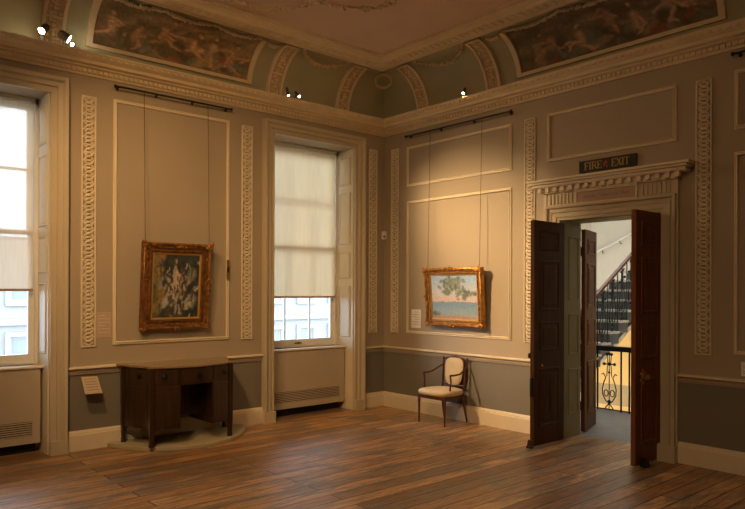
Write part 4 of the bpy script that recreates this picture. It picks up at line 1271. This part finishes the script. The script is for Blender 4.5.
w = MB(); w.tube([(6.13, .45, 2.33), (6.13, .36, 2.375), (6.13, -.43, 2.725), (6.13, -2.0, 3.42)], .018, 8); w.build('rail', M['white'], wr, smooth=True)
for y, z in ((.2, 2.43), (-.18, 2.60), (-.9, 2.92)):
    w = MB(); w.tube([(6.2, y, z - .06), (6.14, y, z - .05), (6.13, y, z)], .009, 6); w.build('bracket', M['black'], wr)
tag(wr, 'thin white handrail sloping up the far stairwell wall', 'handrail')
L = bpy.data.lights.new('stairwell_lamp', 'AREA'); L.energy = 42; L.color = (1.0, .52, .10); L.shape = 'RECTANGLE'; L.size = 1.8; L.size_y = .8
o = bpy.data.objects.new('stairwell_lamp', L); C.objects.link(o); o.location = (3.2, -.8, -.9); aim(o, (6.2, -.7, -.1)); PENDING.append(o)
L = bpy.data.lights.new('stairwell_daylight', 'AREA'); L.energy = 30; L.color = (1, .95, .85); L.shape = 'RECTANGLE'; L.size = 3.0; L.size_y = 3.0
o = bpy.data.objects.new('stairwell_daylight', L); C.objects.link(o); o.location = (3.6, -2.0, 4.9); aim(o, (3.6, -2.0, 0)); PENDING.append(o)

# ------------------------------------------------------------------ outside the windows
GZ = -6.5
w = MB().box((-60, .6, GZ - .3), (90, 90, GZ)); g = w.build('ground', M['ground']); struct(g)
def building(x0, x1, y, top, bays, floors, lab, roof):
    r = empty('building', ((x0 + x1) / 2, y, GZ))
    MB().box((x0, y, GZ), (x1, y + 9, top)).build('wall', M['facade'], r)
    w = MB()
    for z in floors: w.box((x0 - .1, y - .18, z - 1.0), (x1 + .1, y, z - .75))
    w.box((x0 - .2, y - .45, top - .35), (x1 + .2, y, top)); w.build('string_course', M['facadetrim'], r)
    bw = (x1 - x0) / bays
    for z in floors:
        for i in range(bays):
            c = x0 + bw * (i + .5)
            w = MB(); w.mould([(c - .42, z), (c + .42, z), (c + .42, z + 1.5), (c - .42, z + 1.5)], [(-.2, 0), (-.2, .14), (-.02, .14), (0, .02), (.06, .02), (.06, 0)], lambda a, b, h: (a, y - h, b))
            f = w.build('window', M['facadetrim'], r)
            MB().box((c - .38, y - .012, z + .05), (c + .38, y - .004, z + 1.45)).build('pane', M['facadewin'], f)
    if roof:
        w = MB(); w.box((x0, y + .6, top), (x1, y + 8, top + .5))
        for i in range(int((x1 - x0) / 4)): 
            w.box((x0 + 2 + i * 4, y + 1, top), (x0 + 3.2 + i * 4, y + 2, top + 1.5))
        w.build('roof', M['roofslate'], r)
    tag(r, lab, 'building')
building(-12, 11, 24, 3.75, 13, (-5.2, -1.9, 1.1), 'pale stone building seen through the window at the left edge', 0)
building(11.4, 44, 22, 13.5, 16, (-5.2, -1.9, 1.1, 5.0, 8.8), 'taller pale stone building seen through the window nearest the corner', 1)

# ------------------------------------------------------------------ world
wd = bpy.data.worlds.new('overcast_sky'); bpy.context.scene.world = wd; wd.use_nodes = True
nt = wd.node_tree; bg = nt.nodes['Background']
tc = nt.nodes.new('ShaderNodeTexCoord'); sx = nt.nodes.new('ShaderNodeSeparateXYZ'); nt.links.new(tc.outputs['Generated'], sx.inputs[0])
cr = ramp(nt, sx.outputs['Z'], [(0, (.80, .88, 1.0)), (1, (.62, .76, 1.0))]); nt.links.new(cr, bg.inputs['Color'])
bg.inputs['Strength'].default_value = 8.5
for a, b in WIN:       # portals help sampling the sky through the two openings
    L = bpy.data.lights.new('window_portal', 'AREA'); L.shape = 'RECTANGLE'; L.size = (b - a) * SCALE; L.size_y = (ZT - .85) * SCALE; L.cycles.is_portal = True
    o = bpy.data.objects.new('window_portal', L); C.objects.link(o); o.location = ((a + b) / 2, .52, (ZT + .85) / 2); o.rotation_euler = (radians(-90), 0, 0)

# ------------------------------------------------------------------ camera
cam = bpy.data.cameras.new('camera'); co = bpy.data.objects.new('camera', cam); C.objects.link(co)
F_PX, YAW, ROLL, Y0 = 673.755, radians(48.676), -.0035412, 290.37
F = Vector((cos(YAW), sin(YAW), 0)); Rv = Vector((sin(YAW), -cos(YAW), 0)); U = Vector((0, 0, 1))
X = Rv * cos(ROLL) - U * sin(ROLL); Y = Rv * sin(ROLL) + U * cos(ROLL); Z = -F
mt = Matrix(((X.x, Y.x, Z.x), (X.y, Y.y, Z.y), (X.z, Y.z, Z.z)))
co.rotation_euler = mt.to_euler(); co.location = (-6.3293, -6.9532, 1.6)
cam.sensor_width = 36; cam.lens = F_PX / 745 * 36; cam.shift_y = (Y0 - 254.5) / 745; cam.clip_start = .05; cam.clip_end = 300
bpy.context.scene.camera = co

# drawing units to metres
Sm = Matrix.Scale(SCALE, 4)
for me in bpy.data.meshes: me.transform(Sm)
for o in bpy.data.objects: o.location = Vector(o.location) * SCALE
for l in bpy.data.lights:
    if l.type == 'AREA' and not l.cycles.is_portal: l.size *= SCALE; l.size_y *= SCALE

sc = bpy.context.scene
sc.view_settings.view_transform = 'Standard'; sc.view_settings.look = 'None'; sc.view_settings.gamma = 1; sc.view_settings.exposure = 0
sc.view_settings.use_curve_mapping = False
sc.cycles.max_bounces = 9; sc.cycles.diffuse_bounces = 6; sc.cycles.glossy_bounces = 4; sc.cycles.transparent_max_bounces = 12
sc.cycles.sample_clamp_indirect = 4; sc.cycles.caustics_reflective = False; sc.cycles.caustics_refractive = False
sc.cycles.use_denoising = True
